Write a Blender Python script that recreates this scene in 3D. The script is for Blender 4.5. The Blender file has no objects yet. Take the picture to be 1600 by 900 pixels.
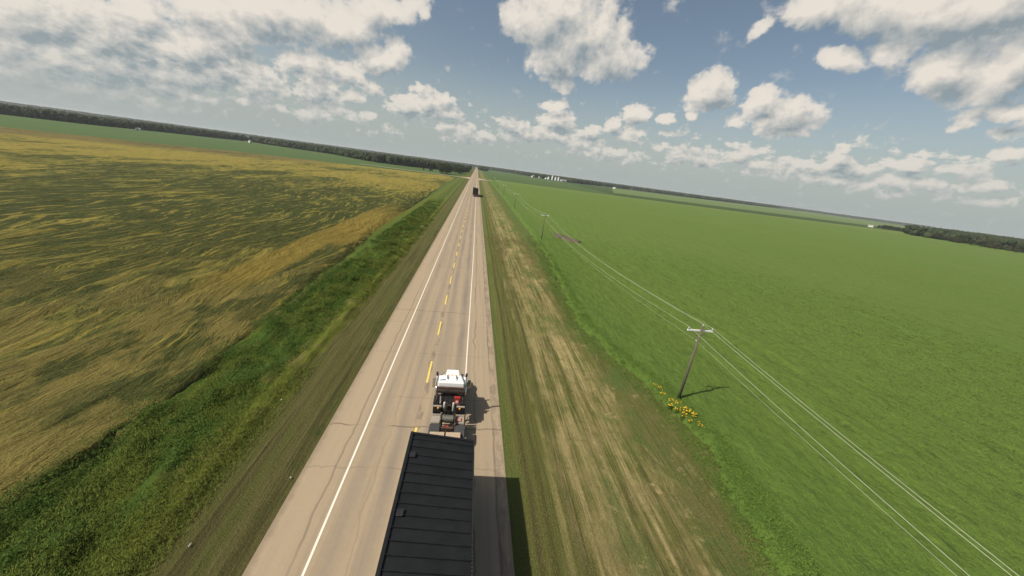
import bpy, bmesh, math, random
import numpy as np
from mathutils import Vector, Matrix

# ------------------------------------------------------------------ camera, sky, sun, exposure
SC = bpy.context.scene
COL = SC.collection
CAM_H = 19.0
FPX = 540.0                       # focal length in pixels of a 1600 px wide frame
SLOPE = 0.1344                    # tilt of the horizon
VPX, VPY = 746.0, 258.0           # where the road meets the horizon

def unit(v):
    v = np.array(v, float)
    return v / np.linalg.norm(v)
_Y = unit((VPX - 800, 450 - VPY, -FPX))
_E = unit((1, -SLOPE, 0))
_Z = unit(np.cross(_E, -_Y))
if _Z[1] < 0:
    _Z = -_Z
_X = np.cross(_Y, _Z)
RT = np.array([_X, _Y, _Z])       # camera space -> world
cam_data = bpy.data.cameras.new('camera')
cam = bpy.data.objects.new('camera', cam_data)
COL.objects.link(cam)
cam_data.sensor_width = 36.0
cam_data.lens = FPX / 1600.0 * 36.0
cam_data.clip_start = 0.5
cam_data.clip_end = 60000.0
cam.matrix_world = Matrix.Translation((0, 0, CAM_H)) @ Matrix([list(r) for r in RT]).to_4x4()
SC.camera = cam

def look(x, y):
    """direction in the world of a spot seen in the photograph"""
    return RT @ unit((x - 800, 450 - y, -FPX))

SUN_VEC = Vector((-0.81, -0.30, 1.0)).normalized()
SUN_EL = math.asin(SUN_VEC.z)
SUN_AZ = math.atan2(SUN_VEC.x, SUN_VEC.y)
SKY_STRENGTH = 0.08
EXPOSURE = 0.25
sun_data = bpy.data.lights.new('sun', 'SUN')
sun_data.energy = 4.7
sun_data.angle = math.radians(0.6)
sun_data.color = (1.0, 0.93, 0.82)
sun = bpy.data.objects.new('sun', sun_data)
sun.rotation_euler = (-SUN_VEC).to_track_quat('-Z', 'Y').to_euler()
sun.location = (-30, -20, 60)
COL.objects.link(sun)

SC.view_settings.view_transform = 'Standard'
SC.view_settings.look = 'None'
SC.view_settings.exposure = EXPOSURE
SC.view_settings.gamma = 1.0
SC.view_settings.use_curve_mapping = False
SC.render.engine = 'CYCLES'
SC.cycles.use_denoising = True
SC.cycles.max_bounces = 5
SC.cycles.diffuse_bounces = 1
SC.cycles.glossy_bounces = 2
SC.cycles.volume_bounces = 0
SC.cycles.transparent_max_bounces = 8
SC.cycles.use_adaptive_sampling = True

# ------------------------------------------------------------------ small node language
class N:
    """builds node expressions"""
    def __init__(self, tree):
        self.t = tree
        self.n = tree.nodes
        self.l = tree.links
    def node(self, kind, **kw):
        nd = self.n.new(kind)
        for k, v in kw.items():
            setattr(nd, k, v)
        return nd
    def put(self, sock, v):
        if isinstance(v, bpy.types.NodeSocket):
            self.l.new(v, sock)
        elif v is not None:
            if isinstance(v, (tuple, list)) and len(v) == 3 and sock.type == 'RGBA':
                v = (*v, 1)
            sock.default_value = v
    def m(self, op, a, b=None, c=None, clamp=False):
        nd = self.node('ShaderNodeMath', operation=op, use_clamp=clamp)
        for i, v in enumerate((a, b, c)):
            self.put(nd.inputs[i], v)
        return nd.outputs[0]
    def vm(self, op, a, b=None, c=None):
        nd = self.node('ShaderNodeVectorMath', operation=op)
        for i, v in enumerate((a, b, c)):
            if v is not None:
                self.put(nd.inputs[i], v)
        return nd.outputs['Value'] if op in ('LENGTH', 'DOT_PRODUCT') else nd.outputs[0]
    def xyz(self, v):
        nd = self.node('ShaderNodeSeparateXYZ')
        self.put(nd.inputs[0], v)
        return nd.outputs
    def vec(self, x=0, y=0, z=0):
        nd = self.node('ShaderNodeCombineXYZ')
        for i, v in enumerate((x, y, z)):
            self.put(nd.inputs[i], v)
        return nd.outputs[0]
    def noise(self, v, scale=1.0, detail=3.0, rough=0.5, dist=0.0, dims='3D'):
        nd = self.node('ShaderNodeTexNoise', noise_dimensions=dims)
        self.put(nd.inputs['Vector'], v)
        nd.inputs['Scale'].default_value = scale
        nd.inputs['Detail'].default_value = detail
        nd.inputs['Roughness'].default_value = rough
        nd.inputs['Distortion'].default_value = dist
        return nd.outputs['Fac']
    def step(self, v, lo, hi, a=0.0, b=1.0):
        nd = self.node('ShaderNodeMapRange', interpolation_type='SMOOTHSTEP')
        for i, q in enumerate((v, lo, hi, a, b)):
            self.put(nd.inputs[i], q)
        return nd.outputs[0]
    def lin(self, v, lo, hi, a=0.0, b=1.0):
        nd = self.node('ShaderNodeMapRange', interpolation_type='LINEAR')
        for i, q in enumerate((v, lo, hi, a, b)):
            self.put(nd.inputs[i], q)
        return nd.outputs[0]
    def mix(self, f, a, b, blend='MIX'):
        nd = self.node('ShaderNodeMix', data_type='RGBA', blend_type=blend)
        self.put(nd.inputs[0], f)
        self.put(nd.inputs[6], a)
        self.put(nd.inputs[7], b)
        return nd.outputs[2]
    def band(self, v, lo, hi, soft):
        return self.m('MULTIPLY', self.step(v, lo - soft, lo + soft), self.step(v, hi + soft, hi - soft))

def material(name, fn, rough=0.85, spec=0.2):
    mt = bpy.data.materials.new(name)
    mt.use_nodes = True
    t = mt.node_tree
    t.nodes.clear()
    k = N(t)
    out = k.node('ShaderNodeOutputMaterial')
    bs = k.node('ShaderNodeBsdfPrincipled')
    bs.inputs['Roughness'].default_value = rough
    bs.inputs['Specular IOR Level'].default_value = spec
    t.links.new(bs.outputs[0], out.inputs[0])
    geo = k.node('ShaderNodeNewGeometry').outputs['Position']
    r = fn(k, geo, bs)
    if r is not None:
        col, height, dist = r if isinstance(r, tuple) and len(r) == 3 and isinstance(r[0], bpy.types.NodeSocket) else (r, None, 0)
        k.put(bs.inputs['Base Color'], col)
        if height is not None:
            b = k.node('ShaderNodeBump')
            b.inputs['Strength'].default_value = 1.0
            b.inputs['Distance'].default_value = dist
            k.put(b.inputs['Height'], height)
            k.l.new(b.outputs[0], bs.inputs['Normal'])
    return mt

def paint(name, col, rough=0.5, metal=0.0, wear=0.25, scale=3.0, dirt=(0.20, 0.15, 0.10), spec=0.4):
    """painted or bare surface with uneven tone and some road dust"""
    def fn(k, p, bs):
        oc = k.node('ShaderNodeTexCoord').outputs['Object']
        a = k.noise(oc, scale, 5, 0.65)
        f = k.step(a, 0.42, 0.75, 0.0, wear)
        c = k.mix(f, col, dirt)
        c2 = k.mix(k.noise(oc, scale * 0.4, 2, 0.5), c, (0.75, 0.75, 0.75), 'MULTIPLY')
        c3 = k.mix(0.35, c, c2)
        k.put(bs.inputs['Roughness'], k.lin(a, 0.3, 0.7, max(0.05, rough - 0.1), min(1, rough + 0.15)))
        bs.inputs['Metallic'].default_value = metal
        return c3
    return material(name, fn, rough, spec)

# ------------------------------------------------------------------ world: Nishita sky with cumulus clouds
CLOUDS = [  # x, y, half width, half height (in the photograph), thickness, turn
 (850,30,72,50,1,0),(905,55,80,55,1,0),(950,92,62,38,1,0),(885,15,80,50,1,0),(945,25,32,48,.62,0),(868,95,45,40,.85,0),(880,135,24,13,.75,0),
 (868,166,24,12,.85,0),(994,178,28,16,.95,0),(1040,187,16,10,.85,0),(1110,142,40,34,1,0),(1187,158,26,28,.95,20),(1228,184,62,32,1.05,0),(1205,190,45,24,.8,0),(1150,190,28,14,.6,0),(1082,181,13,9,.75,0),
 (870,190,30,20,.9,0),(805,198,24,13,.85,0),(925,207,18,11,.85,0),(958,197,14,15,.9,0),(985,210,24,14,.85,20),(830,210,55,15,.65,0),(695,197,16,12,.85,0),(726,207,20,18,.9,0),(757,213,17,11,.85,0),
 (645,165,42,18,1,0),(672,162,42,22,1,0),(700,178,25,10,.85,0),(655,136,17,9,.7,0),(575,180,15,8,.7,0),(488,181,26,11,.8,0),(745,219,60,8,.5,0),(610,208,40,9,.4,0),
 (598,97,50,22,.95,-12),(622,78,20,30,.9,-20),(575,85,30,20,.8,0),(487,105,28,38,1,0),(455,95,30,20,.8,0),(498,143,42,20,.95,0),(538,112,38,18,.95,15),(550,152,26,13,.75,0),(577,138,16,16,.7,0),(435,145,24,9,.75,0),
 (430,25,110,42,1.1,0),(530,42,75,34,1,0),(590,15,80,30,.85,0),(650,8,36,24,.6,0),(355,55,55,50,1.1,0),(330,20,60,40,1,0),(320,75,55,35,1.1,0),(345,110,70,35,1,0),(400,130,55,30,.9,0),
 (70,30,130,48,1.2,0),(170,55,90,50,1.2,0),(215,20,45,34,1,0),(60,95,130,45,1.15,0),(190,95,100,45,1.2,0),(255,115,90,36,1.1,8),(280,85,60,45,1.1,0),(120,135,150,28,.8,7),(290,150,70,14,.75,8),(20,60,80,70,1,0),(395,158,50,10,.6,8),(210,160,160,14,.45,8),
 (1400,12,180,50,1.0,0),(1550,15,130,62,1.15,0),(1640,60,80,60,1,0),(1470,28,120,40,1,0),(1290,15,80,34,.85,0),(1190,42,30,14,.6,-20),(1312,92,52,20,.8,10),(1388,75,45,26,.75,0),(1480,115,70,34,1,8),(1560,125,70,45,1,0),(1600,88,60,40,1,-15),(1530,150,60,26,.8,0),(1512,187,46,15,.85,-25),(1580,178,60,14,.9,0),(1582,244,38,13,.8,5),(1580,205,50,20,.5,0),
 (1065,245,30,11,.85,0),(1102,250,24,12,.85,0),(1155,246,28,12,.85,0),(1245,260,20,11,.8,0),(1308,252,22,22,.95,0),(1335,266,45,13,.85,8),(1415,259,34,12,.85,0),(1395,282,55,11,.8,6),(1545,290,50,12,.8,6),(1450,288,90,11,.6,8),(1200,255,170,12,.52,8),(1300,283,220,14,.5,8),(1530,315,110,12,.5,8),(960,242,45,12,.75,8),(900,220,55,14,.7,8),(860,208,50,12,.6,8),(1090,235,70,10,.5,8),(1350,215,22,8,.4,0)]

def az_el(d):
    return math.degrees(math.atan2(d[0], d[1])), math.degrees(math.asin(max(-1, min(1, d[2]))))

def build_world():
    w = bpy.data.worlds.new('World')
    SC.world = w
    w.use_nodes = True
    t = w.node_tree
    t.nodes.clear()
    # group: cloud thickness at a place of the sky (degrees of azimuth and elevation)
    g = bpy.data.node_groups.new('cloud_cover', 'ShaderNodeTree')
    g.interface.new_socket('Place', in_out='INPUT', socket_type='NodeSocketVector')
    g.interface.new_socket('Cover', in_out='OUTPUT', socket_type='NodeSocketFloat')
    k = N(g)
    gi = k.node('NodeGroupInput').outputs[0]
    go = k.node('NodeGroupOutput')
    # crinkled edges, finer towards the horizon
    gx, gy, gz = k.xyz(gi)
    low = k.step(gy, 15.0, 5.0)
    warp = k.node('ShaderNodeTexNoise', noise_dimensions='3D')
    k.put(warp.inputs['Vector'], gi)
    warp.inputs['Scale'].default_value = 0.45
    warp.inputs['Detail'].default_value = 4
    warp.inputs['Roughness'].default_value = 0.6
    off = k.vm('SUBTRACT', warp.outputs['Color'], (0.5, 0.5, 0.5))
    wa = k.m('MULTIPLY_ADD', low, -1.6, 2.6)
    place = k.vm('MULTIPLY_ADD', off, k.vec(wa, k.m('MULTIPLY', wa, .75), 0), gi)
    cur = None
    for (x, y, rx, ry, th, turn) in CLOUDS:
        c = az_el(look(x, y))
        a = math.radians(turn)
        ex = np.array(az_el(look(x + math.cos(a), y + math.sin(a)))) - c
        ey = np.array(az_el(look(x - math.sin(a), y + math.cos(a)))) - c
        J = np.array([ex * rx * 1.35, ey * ry * 1.4]).T
        # nearest rotation + scale (the local map is almost conformal)
        ang = math.atan2(J[1, 0], J[0, 0])
        sx, sy = np.linalg.norm(J[:, 0]), np.linalg.norm(J[:, 1])
        mp = k.node('ShaderNodeMapping', vector_type='TEXTURE')
        k.put(mp.inputs['Vector'], place)
        mp.inputs['Location'].default_value = (c[0], c[1], 0)
        mp.inputs['Rotation'].default_value = (0, 0, ang)
        mp.inputs['Scale'].default_value = (sx, sy, 1)
        gr = k.node('ShaderNodeTexGradient', gradient_type='SPHERICAL')
        k.l.new(mp.outputs[0], gr.inputs[0])
        v = k.m('MULTIPLY', gr.outputs['Fac'], th)
        cur = v if cur is None else k.m('SMOOTH_MAX', cur, v, 0.12)
    b1 = k.noise(gi, 0.30, 6, 0.55, 0.15)
    b2 = k.noise(k.vm('MULTIPLY', gi, (1.0, 1.25, 1)), 0.80, 5, 0.56, 0.1)
    billow = k.m('MULTIPLY_ADD', k.m('SUBTRACT', b2, b1), low, b1)
    s = k.m('MULTIPLY_ADD', k.m('SUBTRACT', billow, 0.5), k.step(cur, 0.0, .3, .75, 1.1), cur)
    s = k.m('MULTIPLY_ADD', k.m('SUBTRACT', b2, 0.5), k.m('MULTIPLY_ADD', low, .10, k.step(cur, 0.0, .35, .12, .38)), s)
    # layers of small far puffs
    lay = k.noise(k.vm('MULTIPLY', gi, (.30, 1.0, 1)), 0.42, 6, 0.6)
    lay = k.m('MULTIPLY', k.step(lay, .46, .66), k.band(gy, 3.2, 8.0, 1.6))
    s = k.m('MULTIPLY_ADD', lay, 0.34, s)
    s = k.m('SUBTRACT', s, 0.17)
    k.put(go.inputs[0], s)

    k = N(t)
    d = k.node('ShaderNodeTexCoord').outputs['Generated']
    x, y, z = k.xyz(d)
    az = k.m('MULTIPLY', k.m('ARCTAN2', x, y), 57.2958)
    el = k.m('MULTIPLY', k.m('ARCSINE', z), 57.2958)
    here = k.vec(az, el, 0)
    def cover(v):
        nd = k.node('ShaderNodeGroup')
        nd.node_tree = g
        k.put(nd.inputs[0], v)
        return nd.outputs[0]
    c0 = cover(here)
    c1 = cover(k.vm('ADD', here, k.vec(k.step(el, 4, 14, -.45, -1.0), k.step(el, 4, 14, .75, 1.9), 0)))
    alpha = k.m('MULTIPLY', k.step(c0, -0.01, 0.22), k.step(c0, 0.0, 0.5, 0.8, 1.0))
    shade = k.lin(c1, -0.1, 1.1)
    core = k.lin(c0, 0.1, 1.2)
    lump = k.noise(here, 0.24, 5, 0.55, 0.3)
    puff = k.noise(here, 0.95, 4, 0.6, 0.2)
    lit = k.m('MULTIPLY_ADD', k.m('SUBTRACT', c0, c1), 0.62, 0.74)
    lit = k.m('SUBTRACT', lit, k.m('MULTIPLY', shade, 0.42))
    lit = k.m('SUBTRACT', lit, k.m('MULTIPLY', core, 0.10))
    lit = k.m('MULTIPLY_ADD', k.m('SUBTRACT', lump, 0.5), 0.9, lit)
    lit = k.m('MULTIPLY_ADD', k.m('SUBTRACT', puff, 0.5), 0.55, lit)
    lit = k.lin(lit, 0.08, 0.88)
    sky = k.node('ShaderNodeTexSky', sky_type='NISHITA')
    sky.sun_disc = False
    sky.sun_elevation = SUN_EL
    sky.sun_rotation = SUN_AZ
    sky.altitude = 300
    sky.air_density = 1.0
    sky.dust_density = 2.2
    sky.ozone_density = 1.0
    S = 1.0 / (SKY_STRENGTH * 2 ** EXPOSURE)
    cc = k.mix(lit, tuple(v * S for v in (0.275, 0.33, 0.36)), tuple(v * S for v in (0.80, 0.74, 0.66)))
    far = k.step(el, 11.0, 0.5)
    base = k.mix(0.0, sky.outputs[0], (0, 0, 0))
    base = k.mix(1.0, base, (1.24, 1.13, 0.96), 'MULTIPLY')
    hz = tuple(v * S for v in (0.41, 0.46, 0.455))
    base = k.mix(k.step(el, 15.0, -1.0, 0.0, 0.95), base, hz)
    cc = k.mix(k.m('MULTIPLY', far, 0.45), cc, hz)
    f = k.m('MULTIPLY', alpha, k.m('SUBTRACT', 1.0, k.m('MULTIPLY', k.step(el, 3.5, 0.5), 0.8)))
    full = k.mix(f, base, cc)
    bg = k.node('ShaderNodeBackground')
    bg.inputs['Strength'].default_value = SKY_STRENGTH
    k.put(bg.inputs['Color'], full)
    out = k.node('ShaderNodeOutputWorld')
    t.links.new(bg.outputs[0], out.inputs[0])
    try:
        w.cycles.sampling_method = 'MANUAL'
        w.cycles.sample_map_resolution = 256
    except Exception:
        pass
build_world()

# ------------------------------------------------------------------ object helpers
def tag(o, label=None, cat=None, group=None, kind=None):
    if label: o['label'] = label
    if cat: o['category'] = cat
    if group: o['group'] = group
    if kind: o['kind'] = kind
    return o

def link(name, me, mat, parent=None, loc=None):
    o = bpy.data.objects.new(name, me)
    COL.objects.link(o)
    if mat is not None and not me.materials:
        me.materials.append(mat)
    if parent is not None:
        o.parent = parent
    if loc is not None:
        o.location = loc
    return o

def empty(name, loc=(0, 0, 0), rz=0.0):
    o = bpy.data.objects.new(name, None)
    o.empty_display_size = 0.5
    o.location = loc
    o.rotation_euler = (0, 0, rz)
    COL.objects.link(o)
    return o

def copy_tree(o, parent=None):
    c = o.copy()
    COL.objects.link(c)
    if parent is not None:
        c.parent = parent
    for ch in [q for q in bpy.data.objects if q.parent is o]:
        copy_tree(ch, c)
    return c

class MB:
    """collects shapes into one mesh"""
    def __init__(self):
        self.b = bmesh.new()
    def box(self, x0, x1, y0, y1, z0, z1, bevel=0.0):
        r = bmesh.ops.create_cube(self.b, size=1.0)
        vs = r['verts']
        for v in vs:
            v.co = Vector(((x0 + x1) / 2 + v.co.x * (x1 - x0), (y0 + y1) / 2 + v.co.y * (y1 - y0), (z0 + z1) / 2 + v.co.z * (z1 - z0)))
        if bevel > 0:
            es = list({e for v in vs for e in v.link_edges})
            bmesh.ops.bevel(self.b, geom=es, offset=bevel, segments=2, affect='EDGES', profile=0.5)
        return self
    def hexa(self, pts, bevel=0.0):
        """eight corners: bottom four then top four, same turn"""
        v = [self.b.verts.new(p) for p in pts]
        fs = [(3, 2, 1, 0), (4, 5, 6, 7), (0, 1, 5, 4), (1, 2, 6, 5), (2, 3, 7, 6), (3, 0, 4, 7)]
        for f in fs:
            self.b.faces.new([v[i] for i in f])
        if bevel > 0:
            es = list({e for q in v for e in q.link_edges})
            bmesh.ops.bevel(self.b, geom=es, offset=bevel, segments=2, affect='EDGES', profile=0.5)
        return self
    def tube(self, p0, p1, r0, r1=None, seg=12, caps=True):
        r1 = r0 if r1 is None else r1
        p0, p1 = Vector(p0), Vector(p1)
        d = (p1 - p0).normalized()
        u = d.orthogonal().normalized()
        w = d.cross(u)
        A, B = [], []
        for i in range(seg):
            a = 2 * math.pi * i / seg
            o = u * math.cos(a) + w * math.sin(a)
            A.append(self.b.verts.new(p0 + o * r0))
            B.append(self.b.verts.new(p1 + o * r1))
        for i in range(seg):
            j = (i + 1) % seg
            self.b.faces.new((A[i], A[j], B[j], B[i]))
        if caps:
            self.b.faces.new(A[::-1])
            self.b.faces.new(B)
        return self
    def lathe(self, prof, seg=16, axis='z', at=(0, 0, 0)):
        rings = []
        for r, h in prof:
            ring = []
            for i in range(seg):
                a = 2 * math.pi * i / seg
                c, s = math.cos(a) * r, math.sin(a) * r
                p = (c, s, h) if axis == 'z' else ((h, c, s) if axis == 'x' else (c, h, s))
                ring.append(self.b.verts.new(Vector(p) + Vector(at)))
            rings.append(ring)
        for A, B in zip(rings, rings[1:]):
            for i in range(seg):
                j = (i + 1) % seg
                self.b.faces.new((A[i], A[j], B[j], B[i]))
        self.b.faces.new(rings[0][::-1])
        self.b.faces.new(rings[-1])
        return self
    def prism(self, pts, y0, y1, plane='xz'):
        """outline in a plane pushed along the third axis"""
        def P(a, b, c):
            return (a, c, b) if plane == 'xz' else ((c, a, b) if plane == 'yz' else (a, b, c))
        A = [self.b.verts.new(P(a, b, y0)) for a, b in pts]
        B = [self.b.verts.new(P(a, b, y1)) for a, b in pts]
        n = len(pts)
        for i in range(n):
            j = (i + 1) % n
            self.b.faces.new((A[i], A[j], B[j], B[i]))
        self.b.faces.new(A[::-1])
        self.b.faces.new(B)
        return self
    def build(self, name, mat, parent=None, loc=None, smooth=False):
        bmesh.ops.recalc_face_normals(self.b, faces=self.b.faces)
        me = bpy.data.meshes.new(name)
        self.b.to_mesh(me)
        self.b.free()
        if smooth:
            for p in me.polygons:
                p.use_smooth = True
        return link(name, me, mat, parent, loc)

def np_mesh(name, verts, faces, k, smooth=False):
    """mesh from arrays; every face has k corners"""
    me = bpy.data.meshes.new(name)
    verts = np.asarray(verts, np.float32)
    faces = np.asarray(faces, np.int32)
    me.vertices.add(len(verts))
    me.vertices.foreach_set('co', verts.ravel())
    me.loops.add(faces.size)
    me.loops.foreach_set('vertex_index', faces.ravel())
    me.polygons.add(len(faces))
    me.polygons.foreach_set('loop_start', np.arange(0, faces.size, k, dtype=np.int32))
    me.polygons.foreach_set('loop_total', np.full(len(faces), k, np.int32))
    if smooth:
        me.polygons.foreach_set('use_smooth', np.ones(len(faces), bool))
    me.update()
    me.validate()
    return me

# value noise for shapes
_rng = np.random.RandomState(7)
_tab = _rng.rand(256, 256)
def vnoise(x, y):
    xi, yi = np.floor(x).astype(int), np.floor(y).astype(int)
    fx, fy = x - xi, y - yi
    fx = fx * fx * (3 - 2 * fx); fy = fy * fy * (3 - 2 * fy)
    a = _tab[xi & 255, yi & 255]; b = _tab[(xi + 1) & 255, yi & 255]
    c = _tab[xi & 255, (yi + 1) & 255]; d = _tab[(xi + 1) & 255, (yi + 1) & 255]
    return (a * (1 - fx) + b * fx) * (1 - fy) + (c * (1 - fx) + d * fx) * fy
def fbm(x, y, o=4, g=0.5):
    s = 0; amp = 1; tot = 0
    for i in range(o):
        s = s + amp * vnoise(x * 2 ** i + 17.3 * i, y * 2 ** i + 9.1 * i)
        tot += amp; amp *= g
    return s / tot
def sstep(a, b, x):
    t = np.clip((x - a) / (b - a), 0, 1)
    return t * t * (3 - 2 * t)

def grow(a, b, s0, rate, start=None):
    """coordinates from a to b whose spacing s0 grows with the distance from start"""
    sgn = 1 if b > a else -1
    start = a if start is None else start
    v = [a]
    while (b - v[-1]) * sgn > 0:
        v.append(v[-1] + sgn * max(s0, rate * abs(v[-1] - start)))
    v[-1] = b
    return np.array(v)

def sheet(name, xs, ys, zf, mat, smooth=True):
    if xs[0] > xs[-1]: xs = xs[::-1]
    if ys[0] > ys[-1]: ys = ys[::-1]
    X, Y = np.meshgrid(xs, ys)
    Z = zf(X, Y)
    nx, ny = len(xs), len(ys)
    idx = np.arange(nx * ny).reshape(ny, nx)
    f = np.stack([idx[:-1, :-1], idx[:-1, 1:], idx[1:, 1:], idx[1:, :-1]], -1).reshape(-1, 4)
    zq = Z.ravel()[f].max(1)
    f = f[zq > -0.4]                       # nothing where the sheet has run out
    me = np_mesh(name, np.stack([X.ravel(), Y.ravel(), Z.ravel()], 1), f, 4, smooth)
    return link(name, me, mat)

# ------------------------------------------------------------------ lines of the place (metres; x across the road, y along it)
R0, R1 = -9.0, 3.65                 # road edges
RC = -2.78                          # centre line
LE, RE = -6.37, 0.67                # white edge lines
def crop_edge(y):
    ys = [-20, 5, 11, 15, 20, 23, 26, 29, 34, 42, 50, 58, 80, 114, 194, 382, 520]
    xs = [15, 17.0, 17.9, 19.0, 19.6, 19.4, 19.2, 18.4, 16.9, 15.3, 15.6, 16.2, 17.6, 17.6, 17.2, 16.9, 17]
    return np.interp(y, ys, xs)
def wheat_edge(y):
    return np.interp(y, [-20, 15, 30, 50, 77, 140, 350, 500], [-21.3, -21.0, -20.4, -21.2, -22.2, -24.6, -26.3, -27])
def wheat_far(x):
    return np.interp(x, [-700, -355, -294, -243, -113, -46, -27], [290, 330, 372, 420, 462, 488, 492])

# ------------------------------------------------------------------ materials of the land
def asphalt(k, p, bs):
    x, y, z = k.xyz(p)
    w = k.m('SUBTRACT', k.noise(k.vec(k.m('MULTIPLY', x, .2), k.m('MULTIPLY', y, .22), 0), 1.0, 4, .6), .5)
    xs = k.m('MULTIPLY_ADD', w, 0.5, x)
    col = k.mix(k.noise(p, 3.0, 6, .7), (0.268, 0.212, 0.140), (0.350, 0.280, 0.188))
    streak = k.noise(k.vec(k.m('MULTIPLY', x, 2.2), k.m('MULTIPLY', y, .05), 0), 1.0, 5, .6)
    col = k.mix(k.step(streak, .42, .68, 0, .5), col, (0.235, 0.185, 0.14))
    # polished wheel paths
    for cx, wd, a in ((-5.45, .32, .55), (-3.75, .36, .55), (-1.75, .36, .75), (0.0, .40, .85)):
        d = k.m('ABSOLUTE', k.m('SUBTRACT', xs, cx))
        f = k.m('MULTIPLY', k.step(d, wd + .28, wd * .2), k.lin(k.noise(k.vec(k.m('MULTIPLY', x, .8), k.m('MULTIPLY', y, .09), 3), 1, 3, .6), .35, .65, a * .45, a))
        col = k.mix(f, col, (0.175, 0.15, 0.125))
    # worn band under the centre line, rough right rim
    patch = k.noise(k.vec(k.m('MULTIPLY', x, 1.6), k.m('MULTIPLY', y, .55), 5), 1, 5, .7)
    f = k.m('MULTIPLY', k.step(k.m('ABSOLUTE', k.m('SUBTRACT', xs, RC + .05)), .34, .12), k.step(patch, .43, .62, .1, .75))
    col = k.mix(f, col, (0.15, 0.125, 0.10))
    f = k.m('MULTIPLY', k.step(k.m('ABSOLUTE', k.m('SUBTRACT', xs, 3.25)), .42, .18), k.step(patch, .42, .60, .05, .65))
    col = k.mix(f, col, (0.17, 0.13, 0.10))
    # pale shoulders
    f = k.step(x, -6.5, -7.3, 0, .5)
    col = k.mix(f, col, (0.33, 0.262, 0.175))
    # sealed cracks along and across the road
    wig = k.m('SUBTRACT', k.noise(k.vec(0, y, 1.3), .33, 5, .6), .5)
    for cx, amp, wd, a in ((-7.12, .5, .055, .4), (1.55, 1.2, .055, .45), (2.98, .35, .05, .4), (-4.55, 1.0, .022, .2)):
        d = k.m('ABSOLUTE', k.m('SUBTRACT', k.m('MULTIPLY_ADD', wig, amp, x), cx))
        gate = k.step(k.noise(k.vec(cx, y, 7), .09, 2, .5), .38, .5, .35, 1)
        col = k.mix(k.m('MULTIPLY', k.m('MULTIPLY', k.step(d, wd + .05, wd * .5), a), gate), col, (0.075, 0.06, 0.05))
    wigx = k.m('SUBTRACT', k.noise(k.vec(x, k.m('MULTIPLY', y, .13), 0), .8, 5, .65), .5)
    yy = k.m('MULTIPLY_ADD', wigx, .9, y)
    for per, ph, wd, a in ((21.55, 21.5, .045, .6), (7.18, 3.4, .022, .3)):
        m_ = k.m('ABSOLUTE', k.m('SUBTRACT', k.m('PINGPONG', k.m('SUBTRACT', yy, ph), per / 2), 0))
        gate = k.step(k.noise(k.vec(k.m('MULTIPLY', x, .25), k.m('MULTIPLY', y, .1), 9), 1, 1, .5), .36, .50, .15, 1)
        col = k.mix(k.m('MULTIPLY', k.m('MULTIPLY', k.step(m_, wd + .05, wd * .5), a), gate), col, (0.075, 0.06, 0.05))
    # gravel creeping in over the rims
    rim = k.m('MULTIPLY_ADD', k.m('SUBTRACT', k.noise(p, 1.2, 5, .7), .5), .8, x)
    f = k.m('MAXIMUM', k.step(rim, -8.5, -8.95), k.step(rim, 3.45, 3.75))
    col = k.mix(k.m('MULTIPLY', f, .7), col, (0.20, 0.155, 0.105))
    return col, k.noise(p, 14, 4, .7), 0.012
M_ASPHALT = material('asphalt', asphalt, .9, .15)

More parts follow.
